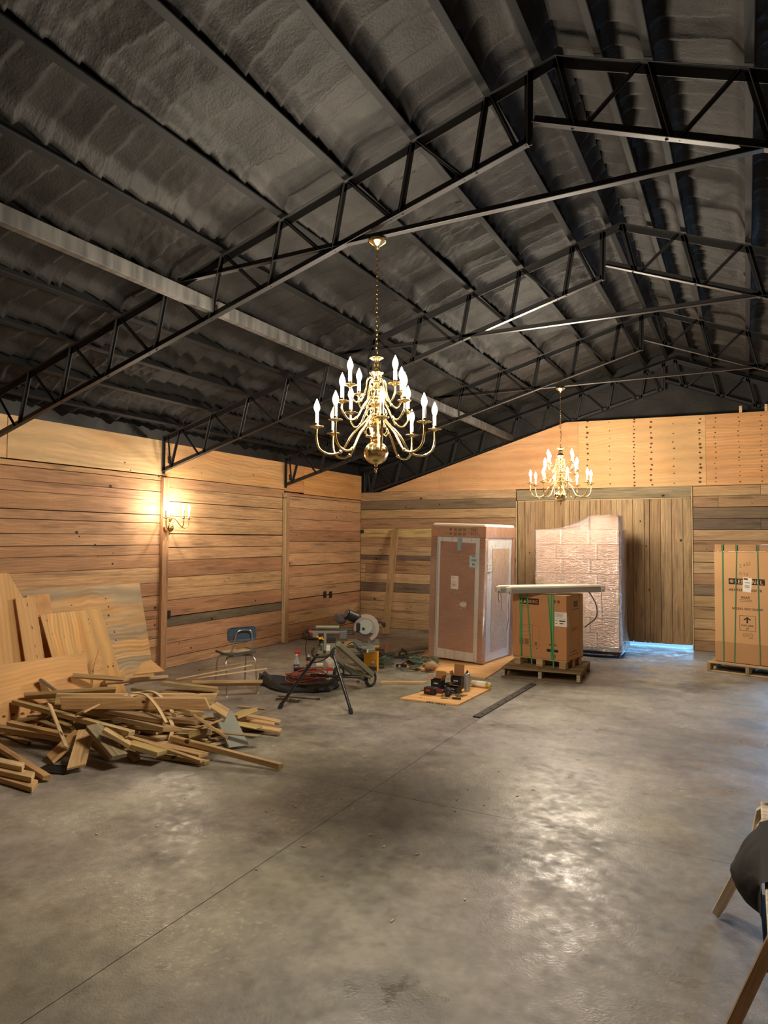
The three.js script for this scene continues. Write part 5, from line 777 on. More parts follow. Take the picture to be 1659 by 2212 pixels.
// ---------------------------------------------------------------- school chair
{
  const c = thing('school_chair', 'small school chair with a blue shell back and dusty seat', 'chair', [-5.00, 0, -5.97], Math.atan2(-.877, -.48)); // local +z = the way it faces
  const blue = mat({ color: col(58, 74, 94), roughness: .55 }), dusty = mat({ color: col(196, 178, 146), roughness: .9, map: makeTex(256, 256, (x, y, o) => { const n = fbm(x / 40, y / 40, 3, 4), d = Math.hypot(x - 128, y - 128) / 128; const k = sstep(.5, .62, n - .12 + .4 * sstep(.74, .9, d)); o[0] = lerp(1, .42, k); o[1] = lerp(.97, .46, k); o[2] = lerp(.92, .54, k); }) });
  const seatG = (w, d, t, curve) => { const g = rbox(w, t, d, t * .48, 4), p = g.attributes.position; const q = new THREE.PlaneGeometry(1, 1); return g; };
  const seat = new THREE.ExtrudeGeometry((() => { const s = new THREE.Shape(), w = .185, d = .18, r = .07; s.moveTo(-w + r, -d); s.lineTo(w - r, -d); s.quadraticCurveTo(w, -d, w, -d + r); s.lineTo(w * .96, d - r); s.quadraticCurveTo(w * .96, d, w - r, d); s.lineTo(-w + r, d); s.quadraticCurveTo(-w * .96, d, -w * .96, d - r); s.lineTo(-w, -d + r); s.quadraticCurveTo(-w, -d, -w + r, -d); return s; })(), { depth: .012, bevelEnabled: true, bevelSize: .006, bevelThickness: .006, bevelSegments: 3, curveSegments: 10 }); seat.rotateX(Math.PI / 2); { const p = seat.attributes.position, u = seat.attributes.uv; for (let i = 0; i < p.count; i++) { const x = p.getX(i), z = p.getZ(i); p.setY(i, p.getY(i) + .018 * (x / .185) ** 2 + (z > .1 ? -.02 * ((z - .1) / .09) ** 2 : .01 * ((z + .1) < 0 ? ((z + .1) / .09) ** 2 : 0))); u.setXY(i, x / .4 + .5, z / .4 + .5); } seat.computeVertexNormals(); }
  part('seat', mv(seat, 0, .435, .02), dusty, c);
  const back = new THREE.ExtrudeGeometry((() => { const s = new THREE.Shape(), w = .175, h = .085, r = .05; s.moveTo(-w + r, -h); s.lineTo(w - r, -h); s.quadraticCurveTo(w, -h, w, -h + r); s.lineTo(w, h - r); s.quadraticCurveTo(w, h, w - r, h); s.lineTo(-w + r, h); s.quadraticCurveTo(-w, h, -w, h - r); s.lineTo(-w, -h + r); s.quadraticCurveTo(-w, -h, -w + r, -h); return s; })(), { depth: .010, bevelEnabled: true, bevelSize: .004, bevelThickness: .004, bevelSegments: 2, curveSegments: 8, steps: 1 }); { const b2 = back.index ? back : back, p = b2.attributes.position; for (let i = 0; i < p.count; i++) p.setZ(i, p.getZ(i) + .035 * (p.getX(i) / .175) ** 2); back.computeVertexNormals(); }
  part('backrest', mv(back.scale(.92, .9, 1), 0, .655, -.205), blue, c);
  const fr = [];
  part('back_frame', merge(tube([[-.10, .40, .02], [-.115, .425, -.10], [-.12, .47, -.165], [-.10, .58, -.20], [-.085, .67, -.218], [-.06, .698, -.222], [.06, .698, -.222], [.085, .67, -.218], [.10, .58, -.20], [.12, .47, -.165], [.115, .425, -.10], [.10, .40, .02]], .0095, 60, 8)), chrome, c);
  for (const s of [-1, 1]) { part('leg', tube([[s * .06, .405, -.06], [s * .14, .40, -.10], [s * .165, .36, -.13], [s * .17, .2, -.165], [s * .176, .012, -.195]], .0095, 26, 8), chrome, c); part('leg', tube([[s * .06, .405, .06], [s * .14, .40, .10], [s * .165, .36, .13], [s * .17, .2, .155], [s * .176, .012, .185]], .0095, 26, 8), chrome, c); }
  for (const s of [-1, 1]) for (const z of [-.196, .186]) part('foot_glide', mv(cyl(.013, .014, .014, 12), s * .176, .008, z), candleWhite, c);
  part('seat_rail', merge(tube([[-.14, .40, -.10], [0, .402, -.07], [.14, .40, -.10]], .008, 14, 7), tube([[-.14, .40, .10], [0, .402, .07], [.14, .40, .10]], .008, 14, 7)), chrome, c);
}
// ---------------------------------------------------------------- mitre saw on its folding stand
const olive = mat({ color: col(124, 124, 106), roughness: .5, metalness: .2 }), oliveDark = mat({ color: col(78, 80, 70), roughness: .5 }), blackTube = phys({ color: new THREE.Color().setRGB(.012, .013, .013), roughness: .3, clearcoat: .3 }), greyCast = mat({ color: col(120, 122, 116), roughness: .5, metalness: .3 }), rubber = mat({ color: new THREE.Color().setRGB(.015, .015, .015), roughness: .8 }), yellowP = mat({ color: col(232, 160, 32), roughness: .5 }), redP = mat({ color: col(200, 36, 40), roughness: .5 });
const rod = (a, b, r, s = 12) => { const A = V(...a), B = V(...b), g = cyl(r, r, A.distanceTo(B), s); g.applyQuaternion(new THREE.Quaternion().setFromUnitVectors(V(0, 1, 0), B.clone().sub(A).normalize())); return mv(g, ...A.add(B).multiplyScalar(.5).toArray()); };
{
  const s = thing('saw_stand', 'folding olive and black saw stand on two splayed black legs and two wheels', 'saw stand', [0, 0, 0]);
  const head = [-3.755, .60, -5.88], F1 = [-4.13, .018, -5.60], F2 = [-3.40, .018, -5.77];
  const tilt = (g, x, y, z) => { g.rotateY(.487); return mv(g, x, y, z); };
  for (const [f, dx] of [[F1, -.075], [F2, .055]]) { const top = [head[0] + dx * .88, head[1] - .04, head[2] - dx * .46]; const l = part('leg', rod(top, f, .0165, 14), blackTube, s); part('foot_cap', rod([f[0] + (top[0] - f[0]) * .06, f[1] + (top[1] - f[1]) * .06, f[2] + (top[2] - f[2]) * .06], [f[0], .004, f[2]], .0215, 14), rubber, l); }
  // head bracket: trapezoid plate pair with rubber handle loop
  part('head_bracket', tilt(merge(slab([[-.085, -.06], [.105, -.06], [.095, .045], [-.045, .045]], .012), mv(slab([[-.085, -.06], [.105, -.06], [.095, .045], [-.045, .045]], .012), 0, 0, -.10)), head[0], head[1], head[2] + .03), olive, s);
  part('rating_plate', tilt(mv(cbox(.055, .06, .002, .0005), .02, .0, .014), head[0], head[1], head[2] + .03), mat({ color: col(210, 200, 190), roughness: .6 }), s);
  part('warning_plate', tilt(mv(cbox(.028, .055, .002, .0005), -.045, .0, .014), head[0], head[1], head[2] + .03), mat({ color: col(60, 60, 58), roughness: .6 }), s);
  part('handle_loop', tilt(tube([[-.105, .01, .06], [-.125, -.03, .075], [-.11, -.07, .085], [0, -.075, .09], [.05, -.06, .085], [.075, -.01, .075], [.10, .005, .05]], .0115, 40, 8), head[0], head[1], head[2] + .03), rubber, s);
  part('crossbar', tilt(mv(rbox(.17, .045, .06, .012), .02, .085, -.02), head[0], head[1], head[2] + .03), rubber, s);
  // material support: upright, roller and outrigger rail
  part('support_upright', tilt(mv(cbox(.026, .19, .014, .002), .0, .075, .05), head[0], head[1], head[2] + .03), olive, s);
  part('support_rail', tilt(merge(mv(cbox(.30, .026, .04, .004), -.01, .155, 0), mv(cbox(.06, .05, .045, .006), -.10, .125, 0)), head[0], head[1], head[2] + .03), greyCast, s);
  const rl = part('roller', tilt(mv(cyl(.0185, .0185, .235, 18).rotateZ(Math.PI / 2), .02, .205, 0), head[0], head[1], head[2] + .03), olive, s); part('roller_end', tilt(mv(cyl(.012, .012, .25, 12).rotateZ(Math.PI / 2), .022, .205, 0), head[0], head[1], head[2] + .03), rubber, rl);
  part('red_cap', tilt(mv(cyl(.014, .014, .03, 12).rotateZ(Math.PI / 2), -.15, .158, .01), head[0], head[1], head[2] + .03), redP, s);
  part('black_knob', tilt(mv(new THREE.SphereGeometry(.032, 14, 10), -.175, .165, -.04), head[0], head[1], head[2] + .03), rubber, s);
  part('yellow_lever', tilt(merge(mv(cbox(.032, .022, .016, .003), -.05, .10, .045), mv(cbox(.014, .034, .014, .003).rotateZ(.5), -.025, .098, .05), mv(cbox(.022, .014, .012, .003), -.078, .112, .04)), head[0], head[1], head[2] + .03), yellowP, s);
  // main rails sloping back to the axle
  const ax = [-3.98, .105, -6.95];
  part('main_rail', merge(bar(V(-3.69, .63, -5.98), V(-3.81, .14, -6.93), .045, .055, V(1, 0, .2), .004), bar(V(-3.86, .63, -5.90), V(-4.12, .14, -6.98), .045, .055, V(1, 0, .2), .004)), olive, s);
  part('side_tube', rod([-3.885, .33, -6.42], [-3.80, .13, -6.84], .019), olive, s);
  part('lower_bar', rod([-4.24, .20, -6.30], [-3.78, .17, -6.62], .017), blackTube, s);
  part('axle_plate', merge(bar(V(-4.13, .13, -6.98), V(-3.82, .10, -6.90), .012, .10, V(.2, 0, 1), .003), mv(cbox(.03, .03, .03, .003), -3.98, .05, -6.90)), olive, s);
  part('axle', rod([-4.30, .095, -7.02], [-3.84, .095, -6.925], .010), blackTube, s);
  for (const [x, z] of [[-3.825, -6.92], [-4.315, -7.02]]) { const w = new THREE.TorusGeometry(.074, .021, 10, 28).rotateY(Math.PI / 2 - .22 + 0); const wheel = part('wheel', mv(w, x, .0955, z), rubber, s); part('hub', mv(merge(cyl(.058, .058, .022, 20).rotateZ(Math.PI / 2), mv(cyl(.022, .026, .012, 14).rotateZ(Math.PI / 2), .014, 0, 0)).rotateY(-.22), x, .0955, z), chrome, wheel); }
  part('cord', tube([[-3.93, .76, -5.86], [-3.97, .66, -5.83], [-3.96, .50, -5.82], [-3.90, .44, -5.85], [-3.80, .47, -5.90], [-3.74, .52, -5.93]], .005, 30, 6), blackPlastic, s);
}
{
  // local axes: x along the picture plane, z to the camera; origin on the floor under the blade
  const c = thing('mitre_saw', 'sliding mitre saw with a grey guard and dark round motor', 'saw', [-3.985, 0, -7.03], .487), discY = .645;
  const P = (nm, g, m, p = c) => part(nm, g, m, p);
  P('base', merge(mv(rbox(.30, .055, .20, .012), -.05, .40, .0), mv(rbox(.16, .06, .16, .02), .06, .405, .06)), olive);
  P('turntable', merge(mv(cyl(.12, .125, .022, 32), .0, .445, .02), mv(cbox(.05, .02, .14, .004), .02, .44, .14)), greyCast);
  P('fence', mv(cbox(.17, .06, .012, .002), -.11, .48, -.05), greyCast); P('fence', mv(cbox(.13, .06, .012, .002), .12, .48, -.05), greyCast);
  const arm = P('arm', merge(mv(rbox(.13, .08, .06, .02), -.06, discY + .0, -.035), rod([-.32, .62, -.08], [-.05, .62, -.06], .016), rod([-.30, .575, -.08], [-.05, .575, -.06], .014)), oliveDark);
  P('slide_block', mv(rbox(.09, .11, .10, .015), -.24, .56, -.08), greyCast);
  P('motor', mv(merge(cyl(.062, .066, .13, 24), mv(cyl(.05, .05, .02, 20), 0, .072, 0)).rotateZ(1.15).rotateY(.5), -.145, discY + .135, -.06), blackPlastic);
  P('blade', mv(cyl(.127, .127, .0026, 48).rotateX(Math.PI / 2), 0, discY, .0), mat({ color: new THREE.Color().setRGB(.20, .19, .18), metalness: .9, roughness: .3 }));
  P('blade_rim', mv(new THREE.TorusGeometry(.124, .0022, 6, 48), 0, discY, .0015), redP);
  const guard = new THREE.Shape(); guard.absarc(0, 0, .125, -.5, Math.PI + .25, false); guard.lineTo(-.02, -.02); guard.lineTo(.02, -.03); const gg = new THREE.ExtrudeGeometry(guard, { depth: .05, bevelEnabled: true, bevelSize: .006, bevelThickness: .006, bevelSegments: 2, curveSegments: 28 });
  const gd = P('upper_guard', mv(gg, .015, discY + .004, -.03), mat({ color: col(150, 152, 146), roughness: .45, metalness: .3 }));
  P('guard_disc', mv(cyl(.082, .09, .012, 32).rotateX(Math.PI / 2), .02, discY + .02, .032), mat({ color: col(168, 170, 162), roughness: .4 }), gd);
  P('arbor', mv(cyl(.016, .016, .012, 16).rotateX(Math.PI / 2), 0, discY, .042), blackPlastic, gd);
  const ringS = new THREE.Shape(); ringS.absarc(0, 0, .158, -1.1, 1.9, false); ringS.absarc(0, 0, .118, 1.9, -1.1, true); P('clear_guard', mv(new THREE.ExtrudeGeometry(ringS, { depth: .045, bevelEnabled: true, bevelSize: .003, bevelThickness: .003, bevelSegments: 1, curveSegments: 30 }), .022, discY + .005, -.022), phys({ color: new THREE.Color().setRGB(.93, .86, .80), transmission: .75, thickness: 0, roughness: .2 }));
  P('guard_arm', mv(rbox(.05, .10, .05, .015), -.06, discY + .02, .02), blackPlastic);
  const h = P('handle', merge(tube([[.14, .70, -.05], [.20, .715, -.05], [.235, .69, -.05], [.25, .655, -.05]], .016, 20, 8), mv(rbox(.05, .05, .04, .015), .235, .695, -.05)), blackPlastic); P('trigger', mv(rbox(.018, .02, .02, .005), .215, .735, -.03), redP, h);
  const bag = new THREE.SphereGeometry(.1, 20, 14); { const p = bag.attributes.position; for (let i = 0; i < p.count; i++) { const x = p.getX(i), y = p.getY(i), z = p.getZ(i), k = .8 + .4 * fbm(x * 20 + 5, y * 20 + z * 14, 3, 2); p.setXYZ(i, x * .72 * k, y * .62 * k + (x < 0 ? -x * .3 : 0), z * .55 * k); } bag.computeVertexNormals(); } P('dust_bag', mv(bag, -.275, discY + .10, -.07), mat({ color: col(84, 74, 74), roughness: .9 }));
  P('lever_knob', merge(rod([.10, .415, .06], [.17, .415, .07], .014), mv(rbox(.07, .035, .04, .012), .165, .415, .07)), blackPlastic);
  P('detent_plate', mv(cbox(.022, .04, .004, .001), .05, .405, .145), candleWhite);
  P('chip_board', mv(cbox(.16, .05, .05, .004), -.20, .47, .03), newWood[3]);
  P('carry_cord', tube([[-.18, .47, .1], [-.12, .50, .13], [-.04, .42, .15], [.0, .33, .14]], .006, 24, 6), blackPlastic);
}
// ---------------------------------------------------------------- tool bag with coiled lead, bottles and rags
{
  const b = thing('tool_bag', 'low open black canvas tool bag beneath the saw stand legs', 'bag', [-4.50, 0, -6.52], 0);
  // outline in the floor plane, rim heights uneven
  const C = [[-.46, .13, .10], [-.30, .25, .13], [-.05, .32, .06], [.20, .22, .045], [.38, .04, .06], [.40, -.12, .08], [.26, -.28, .07], [.02, -.36, .05], [-.18, -.34, .06], [-.42, -.14, .09], [-.55, .0, .13]];
  const cu = new THREE.CatmullRomCurve3(C.map(p => V(p[0], p[2], p[1])), true), n = 44, P = [], I = [], rg = [[1.0, 0], [1.05, .35], [1.02, .75], [.97, 1], [.93, .96], [.86, .6], [.80, .2], [.5, .14], [.0, .13]];
  for (let i = 0; i <= n; i++) { const q = cu.getPoint(i / n % 1); for (const [k, hh] of rg) { const wob = 1 + .14 * (vn(i * .8, k * 9, 4) - .5); P.push(q.x * k * wob, Math.max(.003, q.y * hh * (1 + .7 * (vn(i * .55, 7, 9) - .5)) + (hh < .2 && k < .9 ? .012 : 0)), q.z * k * wob); } }
  const m = rg.length; for (let i = 0; i < n; i++) for (let k = 0; k < m - 1; k++) { const a = i * m + k; I.push(a, a + 1, a + m, a + 1, a + m + 1, a + m); }
  const g0 = new THREE.BufferGeometry(); g0.setAttribute('position', new THREE.Float32BufferAttribute(P, 3)); g0.setIndex(I); const g = toCreasedNormals(g0, .35);
  part('canvas', g, mat({ color: new THREE.Color().setRGB(.022, .022, .022), roughness: .75, side: THREE.DoubleSide }), b);
  part('side_pocket', mv(rbox(.26, .045, .09, .012).rotateY(.35), -.16, .135, -.30), blackPlastic, b);
  part('end_flap', (() => { const q = slab([[0, 0], [.16, .0], [.12, .13], [.02, .11]], .012, .004); q.rotateY(-.9); return mv(q, -.55, .005, .05); })(), mat({ color: new THREE.Color().setRGB(.03, .03, .03), roughness: .8 }), b);
  const pts = [], r = RNG(8); for (let k = 0; k <= 330; k++) { const t = k / 30, a = t * 6.283, R = .135 + .035 * Math.sin(t * 2.3) + .02 * vn(t * 2, 3, 5); pts.push(V(Math.cos(a) * R * 1.3 + .02 * Math.sin(t * 1.7), .055 + .055 * (.5 + .5 * Math.sin(t * 5.1)) + .025 * Math.sin(a + t), Math.sin(a) * R * 1.1 + .02 * Math.cos(t * 1.1))); }
  const cord = single('extension_cord', new THREE.TubeGeometry(new THREE.CatmullRomCurve3(pts), 620, .0075, 6), mat({ color: col(150, 78, 62), roughness: .5 }), 'coiled brick-red extension lead lying in the black tool bag', 'cord'); cord.position.set(-4.42, .055, -6.50); cord.rotation.y = .35;
  const plug = thing('cord_plug', 'bright red plug end resting on the coiled lead', 'plug', [-4.24, .20, -6.70], .8); part('plug_body', rbox(.07, .03, .035, .01), redP, plug); part('prong', mv(cbox(.02, .004, .016, .001), .044, 0, 0), chrome, plug);
}
{
  const s = thing('spray_bottle', 'clear spray bottle with a red trigger and blue label behind the tool bag', 'bottle', [-5.08, 0, -7.24], .5);
  part('bottle_body', (() => { const g = lathe([[.0005, .002], [.036, .002], [.040, .010], [.040, .10], [.036, .125], [.022, .155], [.015, .18], [.0135, .205], [.0005, .205]], 24); g.scale(1, 1, .72); return g; })(), phys({ color: new THREE.Color().setRGB(.80, .84, .86), transmission: .7, thickness: 0, roughness: .12 }), s);
  part('label', (() => { const g = new THREE.CylinderGeometry(.0408, .0408, .075, 24, 1, true, -1.2, 2.4); g.scale(1, 1, .73); return mv(g, 0, .06, 0); })(), mat({ map: canvasTex(128, 96, (g, w, h) => { g.fillStyle = '#2b4f86'; g.fillRect(0, 0, w, h); g.fillStyle = '#c23b3b'; g.beginPath(); g.ellipse(64, 44, 44, 26, 0, 0, 7); g.fill(); g.fillStyle = '#e8e4da'; g.fillRect(34, 34, 60, 6); g.fillRect(40, 46, 48, 5); g.fillRect(20, 80, 90, 6); }), side: THREE.DoubleSide, roughness: .5 }), s);
  part('collar', mv(cyl(.0165, .0165, .03, 18), 0, .215, 0), candleWhite, s); part('trigger_head', merge(mv(rbox(.075, .028, .026, .008), .008, .245, 0), mv(rbox(.012, .05, .016, .004).rotateZ(.3), .03, .212, 0), mv(cyl(.008, .008, .02, 10).rotateZ(Math.PI / 2), .052, .248, 0)), redP, s);
}
function aerosol(name, label, pos, h, r, body, capM, lying = 0, turn = 0, bands = []) {
  const s = thing(name, label, 'spray can', pos, turn); if (lying) { s.rotation.order = 'YXZ'; s.rotation.z = lying; }
  part('can_body', lathe([[.0005, 0], [r * .9, 0], [r, .004], [r, h * .80], [r * .96, h * .83], [r * .55, h * .90], [.0005, h * .90]], 24), body, s);
  part('nozzle', merge(mv(cyl(r * .5, r * .55, h * .04, 16), 0, h * .915, 0), mv(cyl(.007, .008, h * .08, 10), 0, h * .965, 0)), capM, s);
  for (const [y, hh, m] of bands) part('band', mv(new THREE.CylinderGeometry(r + .0006, r + .0006, hh, 24, 1, true), 0, y, 0), m, s);
  return s;
}
aerosol('aerosol_can', 'dark aerosol can with a red band beside the red-trigger bottle', [-4.98, .001, -7.36], .20, .030, mat({ color: col(52, 44, 42), roughness: .35, metalness: .4 }), candleWhite, 0, 0, [[.11, .05, mat({ color: col(176, 120, 124), roughness: .5 })], [.05, .03, mat({ color: col(120, 48, 44), roughness: .5 })]]);
{ const s = thing('paper_roll', 'small white roll lying on its side near the rags', 'roll', [-4.98, .031, -7.62], .6); part('roll_body', cyl(.03, .03, .09, 20).rotateZ(Math.PI / 2), mat({ color: col(206, 196, 176), roughness: .8 }), s); part('core', mv(cyl(.018, .018, .092, 14).rotateZ(Math.PI / 2), 0, 0, 0), mat({ color: col(150, 128, 100), roughness: .9 }), s); }
function crumple(r, sx, sy, sz, seed, f = 22) { const g = new THREE.IcosahedronGeometry(r, 5), p = g.attributes.position; for (let i = 0; i < p.count; i++) { const x = p.getX(i), y = p.getY(i), z = p.getZ(i), k = .55 + .5 * fbm(x * f + 9, y * f + z * f * .7, seed, 3) + .35 * Math.abs(vn(x * f * .6 + z * f * .5, y * f * .6, seed + 3) - .5); p.setXYZ(i, x * sx * k, y * sy * k, z * sz * k); } const q = mergeVertices(g.deleteAttribute('normal').deleteAttribute('uv')); q.computeVertexNormals(); q.computeBoundingBox(); return mv(q, 0, -q.boundingBox.min.y + .001, 0); }
{ const o = single('paper_rag', crumple(.1, 1.15, 1.0, .9, 3), mat({ color: col(222, 214, 200), roughness: .9 }), 'crumpled white paper rag on the floor beyond the saw stand', 'rag'); o.position.set(-4.78, 0, -7.62); }
{ const o = single('paper_bag', crumple(.17, 1.1, .55, .8, 13, 12), mat({ color: col(104, 84, 66), roughness: .9 }), 'crumpled brown paper sack slumped against the side wall', 'sack'); o.position.set(-6.46, 0, -9.62); }
{ // drill bits and chain scraps in front of the bag
  const s = thing('pry_bar', 'thin brown bar lying on the concrete in front of the tool bag', 'bar', [0, 0, 0]); part('shaft', rod([-4.46, .008, -6.02], [-4.02, .008, -6.10], .006, 8), mat({ color: col(92, 74, 56), roughness: .7 }), s); part('tip', rod([-4.02, .008, -6.10], [-3.985, .012, -6.106], .0075, 8), blackPlastic, s);
  const r = RNG(71), gs = []; for (let i = 0; i < 60; i++) gs.push(new THREE.TorusGeometry(.009, .0025, 5, 8).rotateX(1.2 + r() * .6).rotateY(r() * 6).translate(-4.40 + r() * .30, .007 + r() * .01, -5.86 - r() * .09)); const o = single('link_chain', merge(gs), mat({ color: col(84, 68, 48), metalness: .6, roughness: .6 }), 'small rusty heap of chain between the saw stand legs', 'chain');
}
{ // yellow carton
  const s = thing('yellow_box', 'open yellow carton standing behind the saw wheel', 'carton', [-4.27, .001, -7.74], .25);
  const t = canvasTex(128, 192, (g, w, h) => { g.fillStyle = '#e0a020'; g.fillRect(0, 0, w, h); g.fillStyle = '#b98a54'; g.fillRect(60, 70, 60, 60); g.fillStyle = '#d9c9a4'; g.fillRect(72, 82, 34, 26); g.fillStyle = '#3c5666'; g.fillRect(0, 140, w, 40); g.fillStyle = '#caa060'; g.fillRect(0, 180, w, 12); });
  const ym = mat({ color: col(224, 160, 36), roughness: .6 }); const w = .17, h = .25, d = .09;
  part('carton_body', merge(mv(cbox(w, h, .003, .0005), 0, h / 2, -d / 2), mv(cbox(.003, h, d, .0005), -w / 2, h / 2, 0), mv(cbox(.003, h, d, .0005), w / 2, h / 2, 0), mv(cbox(w, .003, d, .0005), 0, .0015, 0), mv(cbox(w, h, .003, .0005), 0, h / 2, d / 2)), ym, s);
  const [g, m] = printedFace(w - .004, h - .004, t); part('front_print', mv(g, 0, h / 2, d / 2 + .0022), m, s);
  part('flap', mv(cbox(w, .08, .002, .0005).rotateX(-.5), 0, h + .035, -d / 2 - .02), ym, s);
}
// ---------------------------------------------------------------- straps, cone and poles between saw and cabinet
const webbing = [[92, 104, 86], [64, 74, 62], [112, 124, 102]].map(c => mat({ color: col(...c), roughness: .8 }));
function ribbon(pts, w, t = .003) { const c = new THREE.CatmullRomCurve3(pts.map(p => V(...p))), n = pts.length * 8, P = [], I = []; for (let i = 0; i <= n; i++) { const q = c.getPoint(i / n), tn = c.getTangent(i / n), tw = i / n * 2.2, s0 = new THREE.Vector3().crossVectors(tn, V(0, 1, 0)); if (s0.length() < .05) s0.set(1, 0, 0); s0.normalize(); const u0 = new THREE.Vector3().crossVectors(s0, tn), s = s0.clone().multiplyScalar(Math.cos(tw)).addScaledVector(u0, Math.sin(tw)), u = new THREE.Vector3().crossVectors(s, tn); for (const [a, b] of [[-1, -1], [1, -1], [1, 1], [-1, 1]]) { const v = q.clone().addScaledVector(s, a * w / 2).addScaledVector(u, b * t / 2); P.push(v.x, Math.max(.0185, v.y), v.z); } } for (let i = 0; i < n; i++) for (let k = 0; k < 4; k++) { const a = i * 4 + k, b = i * 4 + (k + 1) % 4; I.push(a, b, a + 4, b, b + 4, a + 4); } const g = new THREE.BufferGeometry(); g.setAttribute('position', new THREE.Float32BufferAttribute(P, 3)); g.setIndex(I); g.computeVertexNormals(); return g; }
{
  const r = RNG(15), labels = ['looped green webbing strap nearest the yellow carton', 'tangled dark green strap in the middle of the strap heap', 'green strap with a loose end lying on the plywood corner', 'coiled pale green strap at the edge of the plywood sheet', 'dark strap trailing behind the strap heap'];
  const cen = [[-4.22, -8.02], [-3.98, -8.33], [-3.70, -8.34], [-3.80, -8.09], [-4.36, -8.30]];
  labels.forEach((lb, i) => { const pts = []; const n = i === 3 ? 26 : 22; for (let k = 0; k < n; k++) { const a = k * (i === 3 ? .75 : 1.1 + r() * .5), R = (i === 3 ? .075 : .04 + .075 * r()); pts.push([cen[i][0] + Math.cos(a) * R * 1.2, .045 + (i === 3 ? .05 * (1 + Math.sin(a * .5)) : r() * .09), cen[i][1] + Math.sin(a) * R]); } single('webbing_strap', ribbon(pts, .045), webbing[i % 3], lb, 'strap', 'straps heaped by the plywood'); });
  const bk = thing('strap_ratchet', 'black ratchet buckle on the strap heap', 'ratchet', [-4.02, .035, -8.10], .4); part('frame', merge(mv(cbox(.14, .03, .006, .001), 0, 0, -.025), mv(cbox(.14, .03, .006, .001), 0, 0, .025)), blackPlastic, bk); part('spool', rod([-.02, 0, -.03], [-.02, 0, .03], .014), chrome, bk); part('lever', mv(cbox(.11, .008, .045, .002).rotateZ(.5), .03, .035, 0), blackPlastic, bk);
  const o = single('cloth_bundle', crumple(.13, 1.2, .6, .9, 33, 14), mat({ color: col(44, 50, 44), roughness: .9 }), 'dark olive cloth bundle beside the strap heap', 'cloth'); o.position.set(-4.58, 0, -8.06);
  const cl = single('tan_cloth', crumple(.085, 1.2, .7, .9, 43, 20), mat({ color: col(168, 134, 96), roughness: .9 }), 'small tan cloth wad beside the coiled pale strap', 'cloth'); cl.position.set(-3.60, .0175, -8.10);
}
{ const s = thing('leather_pouch', 'reddish-brown upright pouch standing behind the straps', 'pouch', [-4.46, .001, -8.55], .4); part('pouch_body', (() => { const g = lathe([[.0005, 0], [.06, 0], [.062, .02], [.055, .10], [.040, .18], [.030, .215], [.018, .225], [.0005, .226]], 18); g.scale(1, 1, .7); return g; })(), mat({ color: col(128, 84, 62), roughness: .7 }), s); part('rim', mv(new THREE.TorusGeometry(.02, .006, 6, 14).rotateX(Math.PI / 2).scale(1, 1, .7), 0, .226, 0), mat({ color: col(150, 96, 66), roughness: .7 }), s); }
{ const s = thing('maroon_case', 'dark maroon tool case behind the upright pouch', 'case', [-4.72, .001, -8.72], .5); part('case_body', mv(rbox(.22, .10, .14, .02), 0, .051, 0), mat({ color: col(70, 34, 36), roughness: .5 }), s); part('carry_handle', tube([[-.05, .10, 0], [-.04, .13, 0], [.04, .13, 0], [.05, .10, 0]], .007, 16, 6), blackPlastic, s); }
{ const s = thing('clamp_tool', 'black ring-handled clamp on the floor beside the poles', 'clamp', [-4.35, .001, -8.78], .5); part('ring', mv(new THREE.TorusGeometry(.05, .012, 8, 20), .02, .062, 0), blackPlastic, s); part('jaw', mv(rbox(.16, .035, .05, .008), -.05, .018, 0), blackPlastic, s); }
[['lowest of the dark wooden poles reaching under the cabinet corner', -4.50, .021, -8.90, -4.30, -9.42, .020], ['middle dark wooden pole beside the wrapped cabinet', -4.62, .022, -8.92, -4.36, -9.80, .021], ['dark pole with a pale worn end lying nearest the far wall', -4.72, .018, -9.05, -4.45, -9.95, .017]].forEach(([lb, x0, y, z0, x1, z1, r], i) => { const p = thing('wooden_pole', lb, 'pole', [0, 0, 0], 0, 'poles beside the cabinet'); part('shaft', rod([x0, y, z0], [x1, y, z1], r, 14), greyWood[i % 2], p); part('collar', rod([x0 + (x1 - x0) * .3, y, z0 + (z1 - z0) * .3], [x0 + (x1 - x0) * .36, y, z0 + (z1 - z0) * .36], r * 1.18, 14), blackPlastic, p); });
// ---------------------------------------------------------------- small plywood with drill, screw boxes and cans
{
  const sh = slab([[-3.259, 6.541], [-2.615, 6.581], [-2.573, 7.47], [-3.10, 7.54], [-3.10, 6.98], [-3.17, 6.97]].map(p => [p[0], -p[1]]), .014, .001); sh.rotateX(Math.PI / 2); mv(sh, 0, .0165, 0); { const p = sh.attributes.position, u = sh.attributes.uv; for (let i = 0; i < p.count; i++) u.setXY(i, p.getX(i) / 2.4, p.getZ(i) / 1.2); }
  const s = thing('plywood_board', 'small plywood board on the floor holding the drill and screw boxes', 'plywood'); part('sheet', sh, ply(plyClean, [255, 230, 192]), s);
  const tx = canvasTex(512, 40, (g, w, h) => { g.fillStyle = '#c9a06c'; g.fillRect(0, 0, w, h); g.fillStyle = '#120e0b'; const q = RNG(6); for (let i = 0; i < 22; i++) if (i !== 9 && i !== 15) { const x = 14 + i * 22; g.fillRect(x, 6, 5 + q() * 9, 34); if (q() < .6) g.fillRect(x, 14 + q() * 16, 16, 7); } }); const [g, m] = printedFace(.46, .016, tx); g.rotateY(-.062); part('edge_stamp', mv(g, -2.95, .0085, -6.5575), m, s);
}
const TOP = .019;
